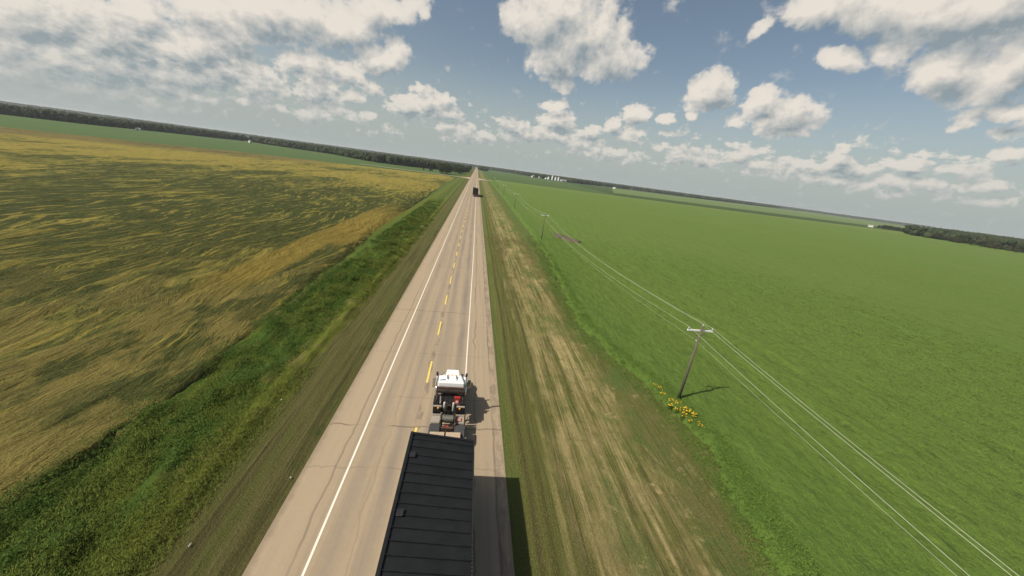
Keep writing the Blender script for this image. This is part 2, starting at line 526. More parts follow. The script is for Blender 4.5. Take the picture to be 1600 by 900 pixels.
def verge(k, p, bs):
    x, y, z = k.xyz(p)
    sl = k.noise(k.vec(k.m('MULTIPLY', x, 3.2), k.m('MULTIPLY', y, .10), 0), 1, 6, .62)
    wide = k.noise(k.vec(k.m('MULTIPLY', x, .9), k.m('MULTIPLY', y, .035), 4), 1, 4, .6)
    blot = k.noise(p, .35, 6, .65)
    fine = k.noise(p, 5.0, 6, .75)
    wob = k.m('MULTIPLY_ADD', k.m('SUBTRACT', k.noise(p, .22, 5, .65), .5), 3.0, x)
    # right side
    grass = k.mix(fine, (0.058, 0.070, 0.016), (0.145, 0.145, 0.042))
    dry = k.mix(fine, (0.22, 0.175, 0.075), (0.44, 0.355, 0.165))
    brown = k.mix(fine, (0.095, 0.086, 0.032), (0.200, 0.172, 0.070))
    lush = k.mix(fine, (0.05, 0.085, 0.02), (0.10, 0.14, 0.035))
    r = k.mix(k.step(sl, .47, .66, 0, .45), grass, brown)
    thin = k.noise(k.vec(k.m('MULTIPLY', k.m('MULTIPLY_ADD', k.noise(k.vec(x, k.m('MULTIPLY', y, .1), 2), .3, 2, .5), 1.2, x), 1.5), k.m('MULTIPLY', y, .045), 9), 1, 6, .72)
    tan_amt = k.m('MULTIPLY', k.band(wob, 7.6, 14.0, 1.1), k.step(k.m('MULTIPLY_ADD', sl, .35, k.m('MULTIPLY_ADD', thin, .7, k.m('MULTIPLY', blot, .35))), .62, .80, .06, .95))
    r = k.mix(tan_amt, r, dry)
    r = k.mix(k.m('MULTIPLY', k.band(wob, 8.5, 19.5, 1.0), k.step(blot, .44, .62, .0, .6)), r, brown)
    r = k.mix(k.m('MULTIPLY', k.band(wob, 7.5, 20, 1.0), k.step(k.noise(k.vec(x, k.m('MULTIPLY', y, .35), 20), .45, 5, .7), .54, .66, 0, .6)), r, dry)
    r = k.mix(k.m('MULTIPLY', k.step(thin, .46, .36, 0, .55), k.step(x, 5, 8)), r, (0.045, 0.045, 0.014))
    r = k.mix(k.m('MULTIPLY', k.band(wob, 9.5, 30, 1.0), k.step(k.noise(k.vec(x, k.m('MULTIPLY', y, .5), 0), .22, 6, .65), .48, .62, .0, .75)), r, lush)
    r = k.mix(k.m('MULTIPLY', k.step(wob, 14, 16.5), k.step(y, 60, 38, .75, .15)), r, lush)
    for cx, wd, a in ((5.0, .12, .62), (5.9, .08, .4), (7.4, .16, .35)):
        dd = k.m('ABSOLUTE', k.m('SUBTRACT', k.m('MULTIPLY_ADD', k.m('SUBTRACT', k.noise(k.vec(0, k.m('MULTIPLY', y, .05), cx), 1, 3, .5), .5), .9, x), cx))
        r = k.mix(k.m('MULTIPLY', k.step(dd, wd + .14, wd * .5), a), r, (0.05, 0.042, 0.02))
    for cx, a in ((6.7, .4), (9.6, .5), (11.6, .4)):
        dd = k.m('ABSOLUTE', k.m('SUBTRACT', k.m('MULTIPLY_ADD', k.m('SUBTRACT', k.noise(k.vec(1, k.m('MULTIPLY', y, .05), cx), 1, 3, .5), .5), 1.4, x), cx))
        r = k.mix(k.m('MULTIPLY', k.m('MULTIPLY', k.step(dd, .28, .06), a), k.step(k.noise(k.vec(cx, y, 0), .2, 2, .5), .4, .6)), r, dry)
    r = k.mix(k.m('MULTIPLY', k.step(k.noise(p, .9, 6, .75), .54, .66, 0, .6), k.step(x, 4, 8)), r, k.mix(fine, (0.06, 0.065, 0.018), (0.13, 0.125, 0.04)))
    r = k.mix(k.m('MULTIPLY', k.step(k.noise(k.vec(x, y, 30), .7, 6, .75), .57, .68, 0, .7), k.step(wob, 8, 10)), r, dry)
    r = k.mix(k.step(wob, 5.0, 3.9, 0, .5), r, lush)
    # left side
    mown = k.mix(fine, (0.046, 0.046, 0.014), (0.130, 0.115, 0.042))
    mown = k.mix(k.step(sl, .5, .66, 0, .45), mown, (0.12, 0.10, 0.045))
    mown = k.mix(k.step(k.noise(k.vec(k.m('MULTIPLY', x, 2.2), k.m('MULTIPLY', y, .05), 17), 1, 5, .65), .52, .62, 0, .55), mown, (0.034, 0.034, 0.012))
    mown = k.mix(k.step(wide, .42, .6, 0, .55), mown, k.mix(fine, (0.042, 0.056, 0.013), (0.10, 0.115, 0.028)))
    mown = k.mix(k.m('MULTIPLY', k.step(blot, .5, .66, 0, .7), k.step(x, -11.5, -9.6)), mown, (0.045, 0.062, 0.018))
    yel = k.mix(fine, (0.058, 0.082, 0.012), (0.145, 0.155, 0.025))
    dgr = k.mix(fine, (0.030, 0.062, 0.010), (0.066, 0.110, 0.017))
    strawy = k.mix(fine, (0.10, 0.085, 0.03), (0.20, 0.16, 0.06))
    wl = k.m('MULTIPLY_ADD', k.m('SUBTRACT', k.noise(p, .3, 6, .65), .5), 3.6, x)
    l = k.mix(k.step(wl, -13.1, -14.1), mown, yel)
    l = k.mix(k.m('MULTIPLY', k.step(blot, .50, .64, 0, .7), k.band(wl, -17.2, -14, .6)), l, strawy)
    l = k.mix(k.step(wl, -15.2, -16.5), l, dgr)
    l = k.mix(k.m('MULTIPLY', k.step(blot, .55, .42, 0, .6), k.step(wl, -16, -17.5)), l, yel)
    l = k.mix(k.m('MULTIPLY', k.step(wl, -20.6, -21.6), k.step(y, 70, 40)), l, strawy)
    l = k.mix(k.m('MULTIPLY', k.step(x, -17.0, -18.5), k.step(y, 60, 120, 0, .7)), l, yel)
    dd = k.m('ABSOLUTE', k.m('SUBTRACT', x, -11.6))
    l = k.mix(k.m('MULTIPLY', k.step(dd, .3, .08), .35), l, (0.04, 0.035, 0.015))
    col = k.mix(k.step(x, -3, -2), l, r)
    # far from the camera the roadside is greener
    col = k.mix(k.step(y, 60, 260, 0, .35), col, (0.085, 0.11, 0.03))
    return col, k.m('ADD', k.noise(p, 7, 5, .75), k.m('MULTIPLY', sl, 1.2)), 0.16
M_VERGE = material('roadside_grass', verge, .95, .1)

def wheat(k, p, bs):
    x, y, z = k.xyz(p)
    d2 = k.vm('LENGTH', k.vm('MULTIPLY', p, (1, 1, 0)))
    xw = k.m('MULTIPLY_ADD', k.m('SUBTRACT', k.noise(k.vec(k.m('MULTIPLY', x, .04), k.m('MULTIPLY', y, .03), 5), 1, 3, .5), .5), 14.0, x)
    fine = k.noise(k.vec(k.m('MULTIPLY', x, 3.0), k.m('MULTIPLY', y, 1.3), 0), 1, 5, .75)
    mid = k.noise(k.vec(k.m('MULTIPLY', xw, .58), k.m('MULTIPLY', y, .12), 2), 1, 6, .70, .5)
    broad = k.noise(k.vec(k.m('MULTIPLY', xw, .075), k.m('MULTIPLY', y, .020), 0), 1, 6, .66, .4)
    region = k.noise(k.vec(k.m('MULTIPLY', x, .012), k.m('MULTIPLY', y, .010), 8), 1, 2, .5)
    gold = k.mix(fine, (0.150, 0.122, 0.020), (0.320, 0.258, 0.052))
    olive = k.mix(fine, (0.064, 0.072, 0.013), (0.150, 0.146, 0.030))
    dark = k.mix(fine, (0.020, 0.030, 0.006), (0.050, 0.060, 0.012))
    straw = k.mix(fine, (0.115, 0.094, 0.022), (0.245, 0.195, 0.056))
    zone = k.m('MULTIPLY_ADD', k.m('SUBTRACT', region, .5), .30, k.m('MULTIPLY', k.m('MULTIPLY', k.step(d2, 300, 130), k.step(d2, 20, 60, .55, 1)), .13))
    a = k.m('ADD', k.m('MULTIPLY_ADD', mid, .5, k.m('MULTIPLY', broad, .5)), zone)
    col = k.mix(k.step(a, .505, .565), gold, olive)
    col = k.mix(k.m('MULTIPLY', k.step(a, .565, .60), .85), col, dark)
    hair = k.noise(k.vec(k.m('MULTIPLY', xw, 1.1), k.m('MULTIPLY', y, .11), 6), 1, 4, .6)
    col = k.mix(k.m('MULTIPLY', k.step(hair, .57, .61), k.step(d2, 420, 200, .35, .85)), col, dark)
    col = k.mix(k.m('MULTIPLY', k.step(hair, .45, .38), k.step(d2, 330, 120, .2, .8)), col, gold)
    near = k.step(d2, 80, 38)
    col = k.mix(k.m('MULTIPLY', k.m('MULTIPLY', near, .8), k.step(k.noise(k.vec(x, k.m('MULTIPLY', y, .5), 3), .28, 5, .65), .43, .56)), col, straw)
    col = k.mix(k.m('MULTIPLY', k.m('MULTIPLY', near, .7), k.step(k.noise(k.vec(x, k.m('MULTIPLY', y, .5), 13), .20, 5, .65), .54, .62)), col, k.mix(fine, (0.055, 0.055, 0.015), (0.11, 0.10, 0.026)))
    # standing golden strip beside the ditch
    wb = k.m('MULTIPLY_ADD', k.m('SUBTRACT', mid, .5), 3, x)
    strip = k.m('MULTIPLY', k.band(wb, -33.5, -27.5, .7), k.m('MULTIPLY', k.step(y, 38, 50), k.step(y, 130, 95)))
    strip = k.m('MAXIMUM', strip, k.m('MULTIPLY', k.band(wb, -33.5, -24, .7), k.m('MULTIPLY', k.step(y, 66, 74), k.step(y, 150, 105))))
    col = k.mix(k.m('MULTIPLY', strip, .85), col, k.mix(fine, (0.15, 0.112, 0.018), (0.26, 0.19, 0.036)))
    # brown strip towards the far edge
    fb = k.m('MULTIPLY', k.step(x, -130, -200), k.m('MULTIPLY', k.step(d2, 370, 405), k.step(d2, 520, 470)))
    col = k.mix(k.m('MULTIPLY', fb, .6), col, (0.085, 0.068, 0.03))
    h = k.m('ADD', fine, k.m('MULTIPLY', mid, 3.5))
    return col, h, 0.35
M_WHEAT = material('lodged_grain', wheat, .9, .15)

def crop(k, p, bs):
    x, y, z = k.xyz(p)
    xr = k.m('MULTIPLY_ADD', y, .06, x)
    rows = k.noise(k.vec(k.m('MULTIPLY', xr, .70), k.m('MULTIPLY', y, .36), 0), 1, 7, .70, .6)
    fine = k.noise(k.vec(k.m('MULTIPLY', x, 4.2), k.m('MULTIPLY', y, 2.2), 0), 1, 5, .7)
    big = k.noise(p, .018, 4, .5)
    col = k.mix(fine, (0.055, 0.098, 0.014), (0.136, 0.208, 0.035))
    blot = k.noise(k.vec(k.m('MULTIPLY', x, 1.1), k.m('MULTIPLY', y, .8), 12), 1, 6, .75)
    col = k.mix(k.step(blot, .46, .34, 0, .6), col, (0.030, 0.058, 0.009))
    col = k.mix(k.step(blot, .56, .68, 0, .4), col, (0.140, 0.210, 0.036))
    tram = k.m('ABSOLUTE', k.m('SUBTRACT', k.m('PINGPONG', k.m('MULTIPLY_ADD', k.m('SUBTRACT', k.noise(k.vec(k.m('MULTIPLY', x, .02), k.m('MULTIPLY', y, .012), 3), 1, 2, .5), .5), 5.0, xr), 9.0), 4.5))
    col = k.mix(k.m('MULTIPLY', k.step(tram, .55, .1, 0, .38), k.step(k.noise(p, .12, 3, .6), .38, .55)), col, (0.040, 0.072, 0.012))
    col = k.mix(k.step(big, .35, .65, 0, .45), col, k.mix(fine, (0.074, 0.112, 0.016), (0.150, 0.200, 0.036)))
    col = k.mix(k.step(rows, .42, .32, 0, .5), col, (0.042, 0.068, 0.012))
    col = k.mix(k.step(rows, .56, .72, 0, .25), col, (0.125, 0.175, 0.036))
    mg = k.m('MULTIPLY', k.step(k.noise(k.vec(x, y, 40), .45, 6, .7), .52, .62, 0, .65), k.m('MULTIPLY', k.step(x, 27, 19), k.step(y, 120, 60)))
    col = k.mix(mg, col, k.mix(fine, (0.022, 0.046, 0.008), (0.045, 0.080, 0.014)))
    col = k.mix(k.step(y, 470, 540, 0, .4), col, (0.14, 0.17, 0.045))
    col = k.mix(k.m('MULTIPLY', k.step(k.noise(k.vec(k.m('MULTIPLY', xr, .9), k.m('MULTIPLY', y, .38), 4), 1, 5, .7), .58, .66, 0, .6), k.step(y, 260, 60)), col, (0.038, 0.062, 0.012))
    # cooler green close to the edge of the field
    col = k.mix(k.step(k.m('SUBTRACT', x, k.step(y, 60, 20, 0, 2)), 32, 17, 0, .62), col, k.mix(fine, (0.048, 0.088, 0.013), (0.092, 0.158, 0.026)))
    h = k.m('ADD', k.m('MULTIPLY', fine, .6), k.m('MULTIPLY_ADD', blot, 1.4, k.m('MULTIPLY', rows, 1.0)))
    return col, h, 0.26
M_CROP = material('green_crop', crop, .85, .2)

def simple_field(a, b, sc=.02):
    def fn(k, p, bs):
        f = k.noise(p, sc, 6, .6)
        x, y, z = k.xyz(p)
        g = k.noise(k.vec(k.m('MULTIPLY', x, .01), k.m('MULTIPLY', y, .06), 0), 1, 4, .6)
        return k.mix(g, k.mix(f, a, b), a), k.noise(p, .6, 4, .7), .25
    return fn
M_FIELD_LEFT = material('far_green_field', simple_field((0.055, 0.095, 0.028), (0.082, 0.125, 0.036)), .9, .1)
M_FIELD_DARK = material('dark_green_field', simple_field((0.040, 0.068, 0.020), (0.062, 0.095, 0.028)), .9, .1)
M_FIELD_PALE = material('pale_green_field', simple_field((0.105, 0.150, 0.050), (0.13, 0.175, 0.06)), .9, .1)
M_STUBBLE = material('tan_stubble', simple_field((0.27, 0.21, 0.11), (0.34, 0.27, 0.15)), .9, .1)
M_GRAVEL = material('gravel', lambda k, p, bs: (k.mix(k.noise(p, .8, 6, .7), (0.30, 0.24, 0.165), (0.42, 0.345, 0.245)), k.noise(p, 12, 4, .7), .02), .95, .1)
def land(k, p, bs):
    f = k.noise(p, .0016, 5, .6)
    vor = k.node('ShaderNodeTexVoronoi', distance='CHEBYCHEV')
    k.put(vor.inputs['Vector'], p)
    vor.inputs['Scale'].default_value = .0013
    r, g, b = k.xyz(vor.outputs['Color'])
    col = k.mix(k.step(f, .40, .55), (0.070, 0.098, 0.032), (0.035, 0.055, 0.022))
    return k.mix(k.step(r, .86, .9, 0, .5), col, (0.19, 0.165, 0.075))
M_LAND = material('prairie_land', land, .95, .1)
M_SOIL = material('bare_soil', lambda k, p, bs: (k.mix(k.noise(p, .9, 5, .7), (0.070, 0.060, 0.042), (0.135, 0.112, 0.078)), k.noise(p, 3, 4, .7), .1), .95, .1)

# ------------------------------------------------------------------ land
GL = MB()
o = link('ground', np_mesh('ground', [(-9500, -300, -0.75), (9500, -300, -0.75), (9500, 9500, -0.75), (-9500, 9500, -0.75)], [(0, 1, 2, 3)], 4), M_LAND)
tag(o, kind='structure')

def flat_poly(name, pts, z, mat, kind='structure', label=None):
    me = bpy.data.meshes.new(name)
    me.from_pydata([(x, y, z) for x, y in pts], [], [list(range(len(pts)))])
    me.update()
    o = link(name, me, mat)
    return tag(o, kind=kind, label=label)
flat_poly('far_field', [(-1500, 250), (-9, 250), (-9, 930), (-400, 960), (-640, 1250), (-1500, 1400)], -0.50, M_FIELD_LEFT)
flat_poly('crop_field', [(14, 500), (3000, 700), (3000, 1900), (900, 1900), (3.65, 1500)], -0.50, M_FIELD_DARK)
flat_poly('pale_field', [(300, 760), (2600, 1010), (2700, 2500), (1200, 1800), (560, 1450)], -0.46, M_FIELD_PALE)
flat_poly('pasture', [(3.65, 560), (240, 560), (300, 1100), (310, 1480), (3.65, 2300)], -0.44, M_FIELD_LEFT)

def verge_z(X, Y):
    n = fbm(X * 1.7, Y * 1.1, 4, .6)
    nr = fbm(X * 1.1, Y * .12 + 5, 4, .6)
    near = sstep(260, 60, Y)
    # ditch
    zl = -.42 * sstep(-9.4, -15.5, X) + .30 * sstep(-16.5, -20, X)
    zr = -.30 * sstep(4.2, 9.5, X) + .22 * sstep(11, 17, X)
    z = np.where(X < 0, zl, zr)
    shr = sstep(-15.4, -16.9, X + (fbm(X * .3, Y * .3, 3) - .5) * 3) * sstep(-22.4, -20.6, X)
    z = z + shr * (.15 + 1.5 * sstep(.25, .80, fbm(X * .45 + 40, Y * .32, 5, .58)) * (.3 + .6 * fbm(X * 1.6, Y * 1.3, 3)) * (.2 + .8 * near) * .7)
    yg = sstep(-13.4, -14.2, X) * sstep(-17.2, -15.4, X)
    z = z + yg * (.16 + .4 * n)
    z = z + np.where(X > 0, sstep(3.8, 5, X) * (.02 + .09 * nr + .10 * n), sstep(-9.1, -10, X) * (.02 + .10 * nr + .09 * n)) * (.35 + .65 * near)
    bump = sstep(8.5, 10.5, X) * .12 * fbm(X * .6, Y * .3 + 60, 4, .6)
    z = z + bump
    rim = np.where(X < 0, sstep(-9.0, -9.5, X), sstep(3.65, 4.1, X))
    return z * rim - .012 + 0.0 * X
ys_near = grow(-6, 1500, .16, .011, 2)
o = sheet('roadside_verge', grow(-9.02, -24.5, .15, .004, -9), ys_near, verge_z, M_VERGE)
tag(o, 'mown and weedy ditch grass between the road and the golden grain field', 'grass', kind='stuff')
o = sheet('roadside_verge', grow(3.6, 23, .15, .004, 4), ys_near, verge_z, M_VERGE)
tag(o, 'mown strip of green and tan dry grass between the road and the green crop', 'grass', kind='stuff')

def wheat_z(X, Y):
    e = wheat_edge(Y) + (fbm(X * .25, Y * .25 + 9, 4) - .5) * 2.2
    inside = sstep(.25, -.45 - .035 * np.clip(Y - 20, 0, 200), X - e)
    f = wheat_far(X)
    inside = inside * sstep(2, -2, Y - f)
    lod = fbm(X * .30 + (fbm(X * .1, Y * .1, 2) - .5) * 6, Y * .13 + 50, 5, .6)
    tex = fbm(X * 1.6, Y * .8, 4, .6)
    h = .42 + .75 * (lod - .35) + .22 * tex
    dist = np.hypot(X, Y)
    h = h + .10 * sstep(200, 60, dist) * (fbm(X * .9, Y * .45, 3) - .5) * 2
    return h * inside - .55 * (1 - inside)
o = sheet('grain_field', grow(-18.5, -760, .17, .009, -18), grow(-4, 500, .19, .010, 2), wheat_z, M_WHEAT)
tag(o, 'golden grain field with flattened olive and dark green swirls left of the road', 'grain field', kind='stuff')

def crop_z(X, Y):
    e = crop_edge(Y) + (fbm(X * .35, Y * .35 + 3, 5, .6) - .5) * 1.8 + (fbm(X * 1.7, Y * 1.7 + 3, 4, .6) - .5) * 1.3
    inside = sstep(-.2, .8 + .02 * np.clip(Y - 20, 0, 200), X - e)
    far = 566 + 0.16 * np.clip(X - 500, 0, 2000)
    inside = inside * sstep(2, -2, Y - far)
    xr = X + .06 * Y
    h = .48 + .34 * (fbm(xr * .6, Y * .24 + 7, 5, .6) - .5) * 2 * .6 + .30 * (fbm(X * 1.7, Y * 1.2, 5, .65) - .15)
    return h * inside - .55 * (1 - inside)
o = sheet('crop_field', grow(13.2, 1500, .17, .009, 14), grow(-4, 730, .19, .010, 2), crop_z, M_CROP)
tag(o, 'dense bright green crop filling the wide field right of the road', 'crop field', kind='stuff')

# bare soil patch in the crop
def soil_z(X, Y):
    c = ((X - 30.0) / 3.4) ** 2 + ((Y - 106.5 + (X - 30) * 1.3) / 4.2) ** 2 + (fbm(X * .6, Y * .6, 3) - .5) * 1.6
    return np.where(c < 1, .98, -.6)
o = sheet('bare_soil_patch', np.arange(22, 38, .4), np.arange(96, 118, .4), soil_z, M_SOIL)
tag(o, kind='structure')

# ------------------------------------------------------------------ roads
def strip(x0, x1, y0, y1, z, n=1):
    ys = np.linspace(y0, y1, n + 1)
    v = []
    for yy in ys:
        v += [(x0, yy, z), (x1, yy, z)]
    f = [(2 * i, 2 * i + 1, 2 * i + 3, 2 * i + 2) for i in range(n)]
    return v, f
mb = MB()
v, f = strip(R0, R1, -40, 9000, 0.0, 40)
road = link('road', np_mesh('road', v, f, 4), M_ASPHALT)
tag(road, kind='structure')
def worn(col, lo):
    def fn(k, p, bs):
        n = k.noise(p, 3.0, 6, .75)
        return k.mix(k.step(n, lo, lo + .12, 0, .75), col, (0.28, 0.215, 0.15))
    return fn
M_WHITE_LINE = material('white_road_paint', worn((0.68, 0.63, 0.54), .58), .7, .3)
M_YELLOW_LINE = material('yellow_road_paint', worn((0.72, 0.53, 0.10), .57), .7, .3)
for x0, x1 in ((LE - .06, LE + .06), (RE - .055, RE + .055)):
    ys_ = [-40, 32, 50, 75, 3000]
    dx = [0, 0, .10, .22, .22] if x0 > 0 else [0] * 5
    v = [q for yy, d_ in zip(ys_, dx) for q in ((x0 + d_, yy, .005), (x1 + d_, yy, .005))]
    f = [(2 * i, 2 * i + 1, 2 * i + 3, 2 * i + 2) for i in range(4)]
    link('edge_line', np_mesh('edge_line', v, f, 4), M_WHITE_LINE, road)
V, F = [], []
for i in range(-5, 180):
    yc = 28.97 + 9.32 * i
    n = len(V)
    a, b = RC - .075, RC + .075
    V += [(a, yc - 1.85, .005), (b, yc - 1.8, .005), (b, yc + 1.82, .005), (a, yc + 1.78, .005)]
    F.append((n, n + 1, n + 2, n + 3))
o = link('centre_line', np_mesh('centre_line', V, F, 4), M_YELLOW_LINE, road)
tag(o, kind='stuff')
flat_poly('side_road', [(-9.0, 478), (-13, 498), (-22, 510), (-60, 514), (-160, 517), (-160, 526), (-60, 524), (-24, 524), (-14, 536), (-9.0, 565)], .30, M_GRAVEL)
flat_poly('side_road', [(3.65, 478), (7, 498), (16, 510), (40, 515), (110, 517), (110, 525), (40, 525), (18, 526), (8, 540), (3.65, 565)], .30, M_GRAVEL)

# ------------------------------------------------------------------ plants in the ditch and along the crop: one mass each
def leaf_mass(name, pts, length, width, n_leaf, spread, mat, label, cat, seed=1, up=1.0, lean=0.0):
    """fine blades and leaves: each is a thin four-cornered leaf"""
    r = np.random.RandomState(seed)
    P = np.repeat(pts, n_leaf, 0)
    m = len(P)
    dist = np.hypot(P[:, 0], P[:, 1])
    grow_ = np.clip(dist / 45, .8, 2.2)
    L = length * (.5 + .8 * r.rand(m)) * np.sqrt(grow_)
    P[:, 0] += r.randn(m) * spread
    P[:, 1] += r.randn(m) * spread
    P[:, 2] += r.rand(m) * length * .8 * up
    b = r.rand(m) * 6.283
    tilt = .35 + .9 * r.rand(m)
    tip = P + np.stack([np.cos(b) * L * tilt + lean * L, np.sin(b) * L * tilt, L * up * (1.1 - .5 * tilt)], 1)
    mid = P + (tip - P) * .45
    mid[:, 2] += L * .12
    w = width * (.5 + .8 * r.rand(m)) * grow_
    side = np.stack([-np.sin(b) * w, np.cos(b) * w, r.randn(m) * w * .3], 1)
    V = np.stack([P, mid - side, tip, mid + side], 1).reshape(-1, 3)
    F = np.arange(m * 4).reshape(-1, 4)
    o = link(name, np_mesh(name, V, F, 4), mat)
    return tag(o, label, cat, kind='stuff')
def leafy(a, b, sc=.5):
    def fn(k, p, bs):
        i = k.node('ShaderNodeNewGeometry').outputs['Random Per Island']
        return k.mix(k.noise(p, sc, 4, .6), k.mix(i, a, b), k.mix(i, b, a))
    return fn
M_LEAF_DARK = material('weed_leaves', leafy((0.018, 0.044, 0.006), (0.100, 0.160, 0.020), .45), .75, .15)
M_LEAF_YEL = material('pale_grass_blades', leafy((0.070, 0.100, 0.012), (0.150, 0.170, 0.028), .35), .8, .15)
M_LEAF_CROP = material('crop_leaves', leafy((0.055, 0.105, 0.015), (0.10, 0.165, 0.028), .4), .75, .15)
M_LEAF_FIELD = material('crop_top_leaves', leafy((0.068, 0.118, 0.016), (0.155, 0.235, 0.038), .25), .75, .15)
M_LEAF_WHEAT = material('grain_ears', leafy((0.085, 0.076, 0.015), (0.215, 0.175, 0.046), .3), .85, .1)
M_LEAF_DRY = material('dry_grass_blades', leafy((0.085, 0.090, 0.024), (0.27, 0.22, 0.095), .3), .85, .1)
rs = np.random.RandomState(3)
def scatter(n, xr, yr, p=1.6):
    x = xr[0] + (xr[1] - xr[0]) * rs.rand(n)
    y = yr[0] + (yr[1] - yr[0]) * rs.rand(n) ** p
    return x, y
x, y = scatter(34000, (-21.8, -15.0), (3, 190), 1.7)
keep = (fbm(x * .35, y * .25, 4) > .34 + .12 * rs.rand(len(x))) & (rs.rand(len(x)) > (y / 190) ** 2) & (x > wheat_edge(y) - .8)
x, y = x[keep], y[keep]
wall = sstep(1.3, .1, x - wheat_edge(y)) * rs.rand(len(x)) * .75
leaf_mass('ditch_weeds', np.stack([x, y, np.maximum(verge_z(x, y), -1) - .06 + wall], 1), .17, .022, 9, .24, M_LEAF_DARK,
          'dark green leafy weeds in the ditch beside the golden grain', 'weeds', 4, .9)
x, y = scatter(38000, (-19.5, -12.9), (3, 150), 1.7)
keep = (fbm(x * .5, y * .3 + 7, 4) > .40 + .12 * rs.rand(len(x))) & (rs.rand(len(x)) > (y / 150) ** 2)
x, y = x[keep], y[keep]
leaf_mass('ditch_grass', np.stack([x, y, verge_z(x, y) - .04], 1), .20, .016, 8, .2, M_LEAF_YEL,
          'yellow green tall grass on the ditch slope left of the road', 'grass', 5, 1.0, -.2)
x, y = scatter(16000, (-1.2, 2.4), (4, 150), 1.7)
x = x + crop_edge(y)
keep = rs.rand(len(x)) > (y / 110)
x, y = x[keep], y[keep]
leaf_mass('crop_margin_leaves', np.stack([x, y, np.maximum(crop_z(x, y), verge_z(x, y)) - .05], 1), .16, .03, 7, .2, M_LEAF_CROP,
          'leafy ragged margin of the green crop next to the tan verge', 'crop plants', 6, .7)
x, y = scatter(110000, (17, 95), (4, 110), 1.5)
keep = (x > crop_edge(y) + .3) & (rs.rand(len(x)) > (np.hypot(x, y) / 125) ** 2)
x, y = x[keep], y[keep]
leaf_mass('crop_leaves', np.stack([x, y, crop_z(x, y) - .03], 1), .13, .024, 4, .3, M_LEAF_FIELD,
          'topmost leaves of the near part of the green crop', 'crop plants', 16, .5)
x, y = scatter(46000, (-80, -20.5), (4, 95), 1.5)
keep = (x < wheat_edge(y) - .2) & (rs.rand(len(x)) > (y / 95) ** 2) & (rs.rand(len(x)) > (x / -80) ** 3)
x, y = x[keep], y[keep]
leaf_mass('lodged_grain_stalks', np.stack([x, y, wheat_z(x, y) - .05], 1), .26, .012, 6, .3, M_LEAF_WHEAT,
          'bent straw coloured stalks of the near part of the grain field', 'grain stalks', 8, .35, .5)
x, y = scatter(30000, (3.9, 18.5), (4, 100), 1.7)
keep = (fbm(x * .8, y * .12, 4) > .38 + .15 * rs.rand(len(x))) & (x < crop_edge(y) - .2)
x, y = x[keep], y[keep]
leaf_mass('dry_verge_grass', np.stack([x, y, verge_z(x, y) - .03], 1), .12, .010, 7, .22, M_LEAF_DRY,
          'short dry tan grass on the verge right of the road', 'grass', 9, .8)

# ------------------------------------------------------------------ flowering plants round the pole
M_PETAL = material('yellow_petals', leafy((0.50, 0.30, 0.01), (0.66, 0.44, 0.02), 2), .6, .2)
M_STEM = material('flower_leaves', leafy((0.045, 0.085, 0.015), (0.09, 0.14, 0.03), 2), .8, .2)
spots = [(19.6, 28.0, .5, ''), (19.8, 27.3, .65, ''), (20.3, 27.4, .45, ''), (19.6, 26.5, .55, ''), (19.9, 25.6, .6, ''), (19.5, 24.9, .5, ''), (20.2, 25.1, .6, ''), (20.7, 25.3, .5, ''),
         (19.9, 24.3, .65, ''), (20.4, 23.9, .85, ''), (20.0, 23.5, .65, ''), (20.8, 23.4, .75, ''), (20.2, 22.8, .5, ''), (20.7, 22.3, .6, ''), (21.0, 21.8, .5, '')]
where = ['northmost tuft of yellow flowers along the crop edge, small and thin', 'yellow flower tuft second from the far end of the row by the near pole',
 'yellow flower tuft on the crop side near the far end of the row', 'narrow yellow flower tuft just beyond the near utility pole', 'yellow flower tuft left of the foot of the near utility pole',
 'yellow flower tuft on the tan grass side level with the pole foot', 'yellow flower tuft touching the foot of the near utility pole', 'yellow flower tuft on the crop side of the near pole foot, in its shadow line',
 'yellow flower tuft just nearer than the pole foot on the verge side', 'biggest and brightest orange yellow flower clump below the near pole', 'yellow flower clump beside the biggest clump on the verge side',
 'second biggest yellow flower clump on the crop side of the biggest', 'low yellow flower tuft at the verge below the big clumps', 'yellow flower tuft second from the near end of the row', 'yellow flower tuft at the near end of the row, half in the crop']
for i, (x, y, s, _) in enumerate(spots):
    r = np.random.RandomState(50 + i)
    root = empty('flowering_plant', (x, y, float(verge_z(np.array([x]), np.array([y]))[0])))
    tag(root, where[i], 'plant', 'yellow flowering plants round the near pole')
    m = 240
    a, ht = r.rand(m) * 6.283, (.2 + .75 * r.rand(m)) * s
    rad = r.rand(m) ** .5 * .36 * s
    c = np.stack([np.cos(a) * rad, np.sin(a) * rad, ht], 1)
    w = .08 * s
    q = np.stack([c + r.randn(m, 3) * w for _ in range(3)], 1).reshape(-1, 3)
    link('foliage', np_mesh('foliage', q, np.arange(m * 3).reshape(-1, 3), 3), M_STEM, root)
    V, F = [], []
    m = int(30 * s)
    for j in range(m):
        a, rr = r.rand() * 6.283, r.rand() ** .5 * .40 * s
        h = (.72 + .4 * r.rand()) * s
        R = (.032 + .035 * r.rand()) * (1.3 if s > .7 else 1)
        n = len(V)
        cx, cy = math.cos(a) * rr, math.sin(a) * rr
        V.append((cx, cy, h + .02))
        tx, ty = r.randn() * .3, r.randn() * .3
        for t in range(7):
            b = t / 7 * 6.283
            ux, uy = math.cos(b) * R, math.sin(b) * R
            V.append((cx + ux, cy + uy, h + ux * tx + uy * ty))
        for t in range(7):
            F.append((n, n + 1 + t, n + 1 + (t + 1) % 7))
    link('blossoms', np_mesh('blossoms', V, F, 3), M_PETAL, root)

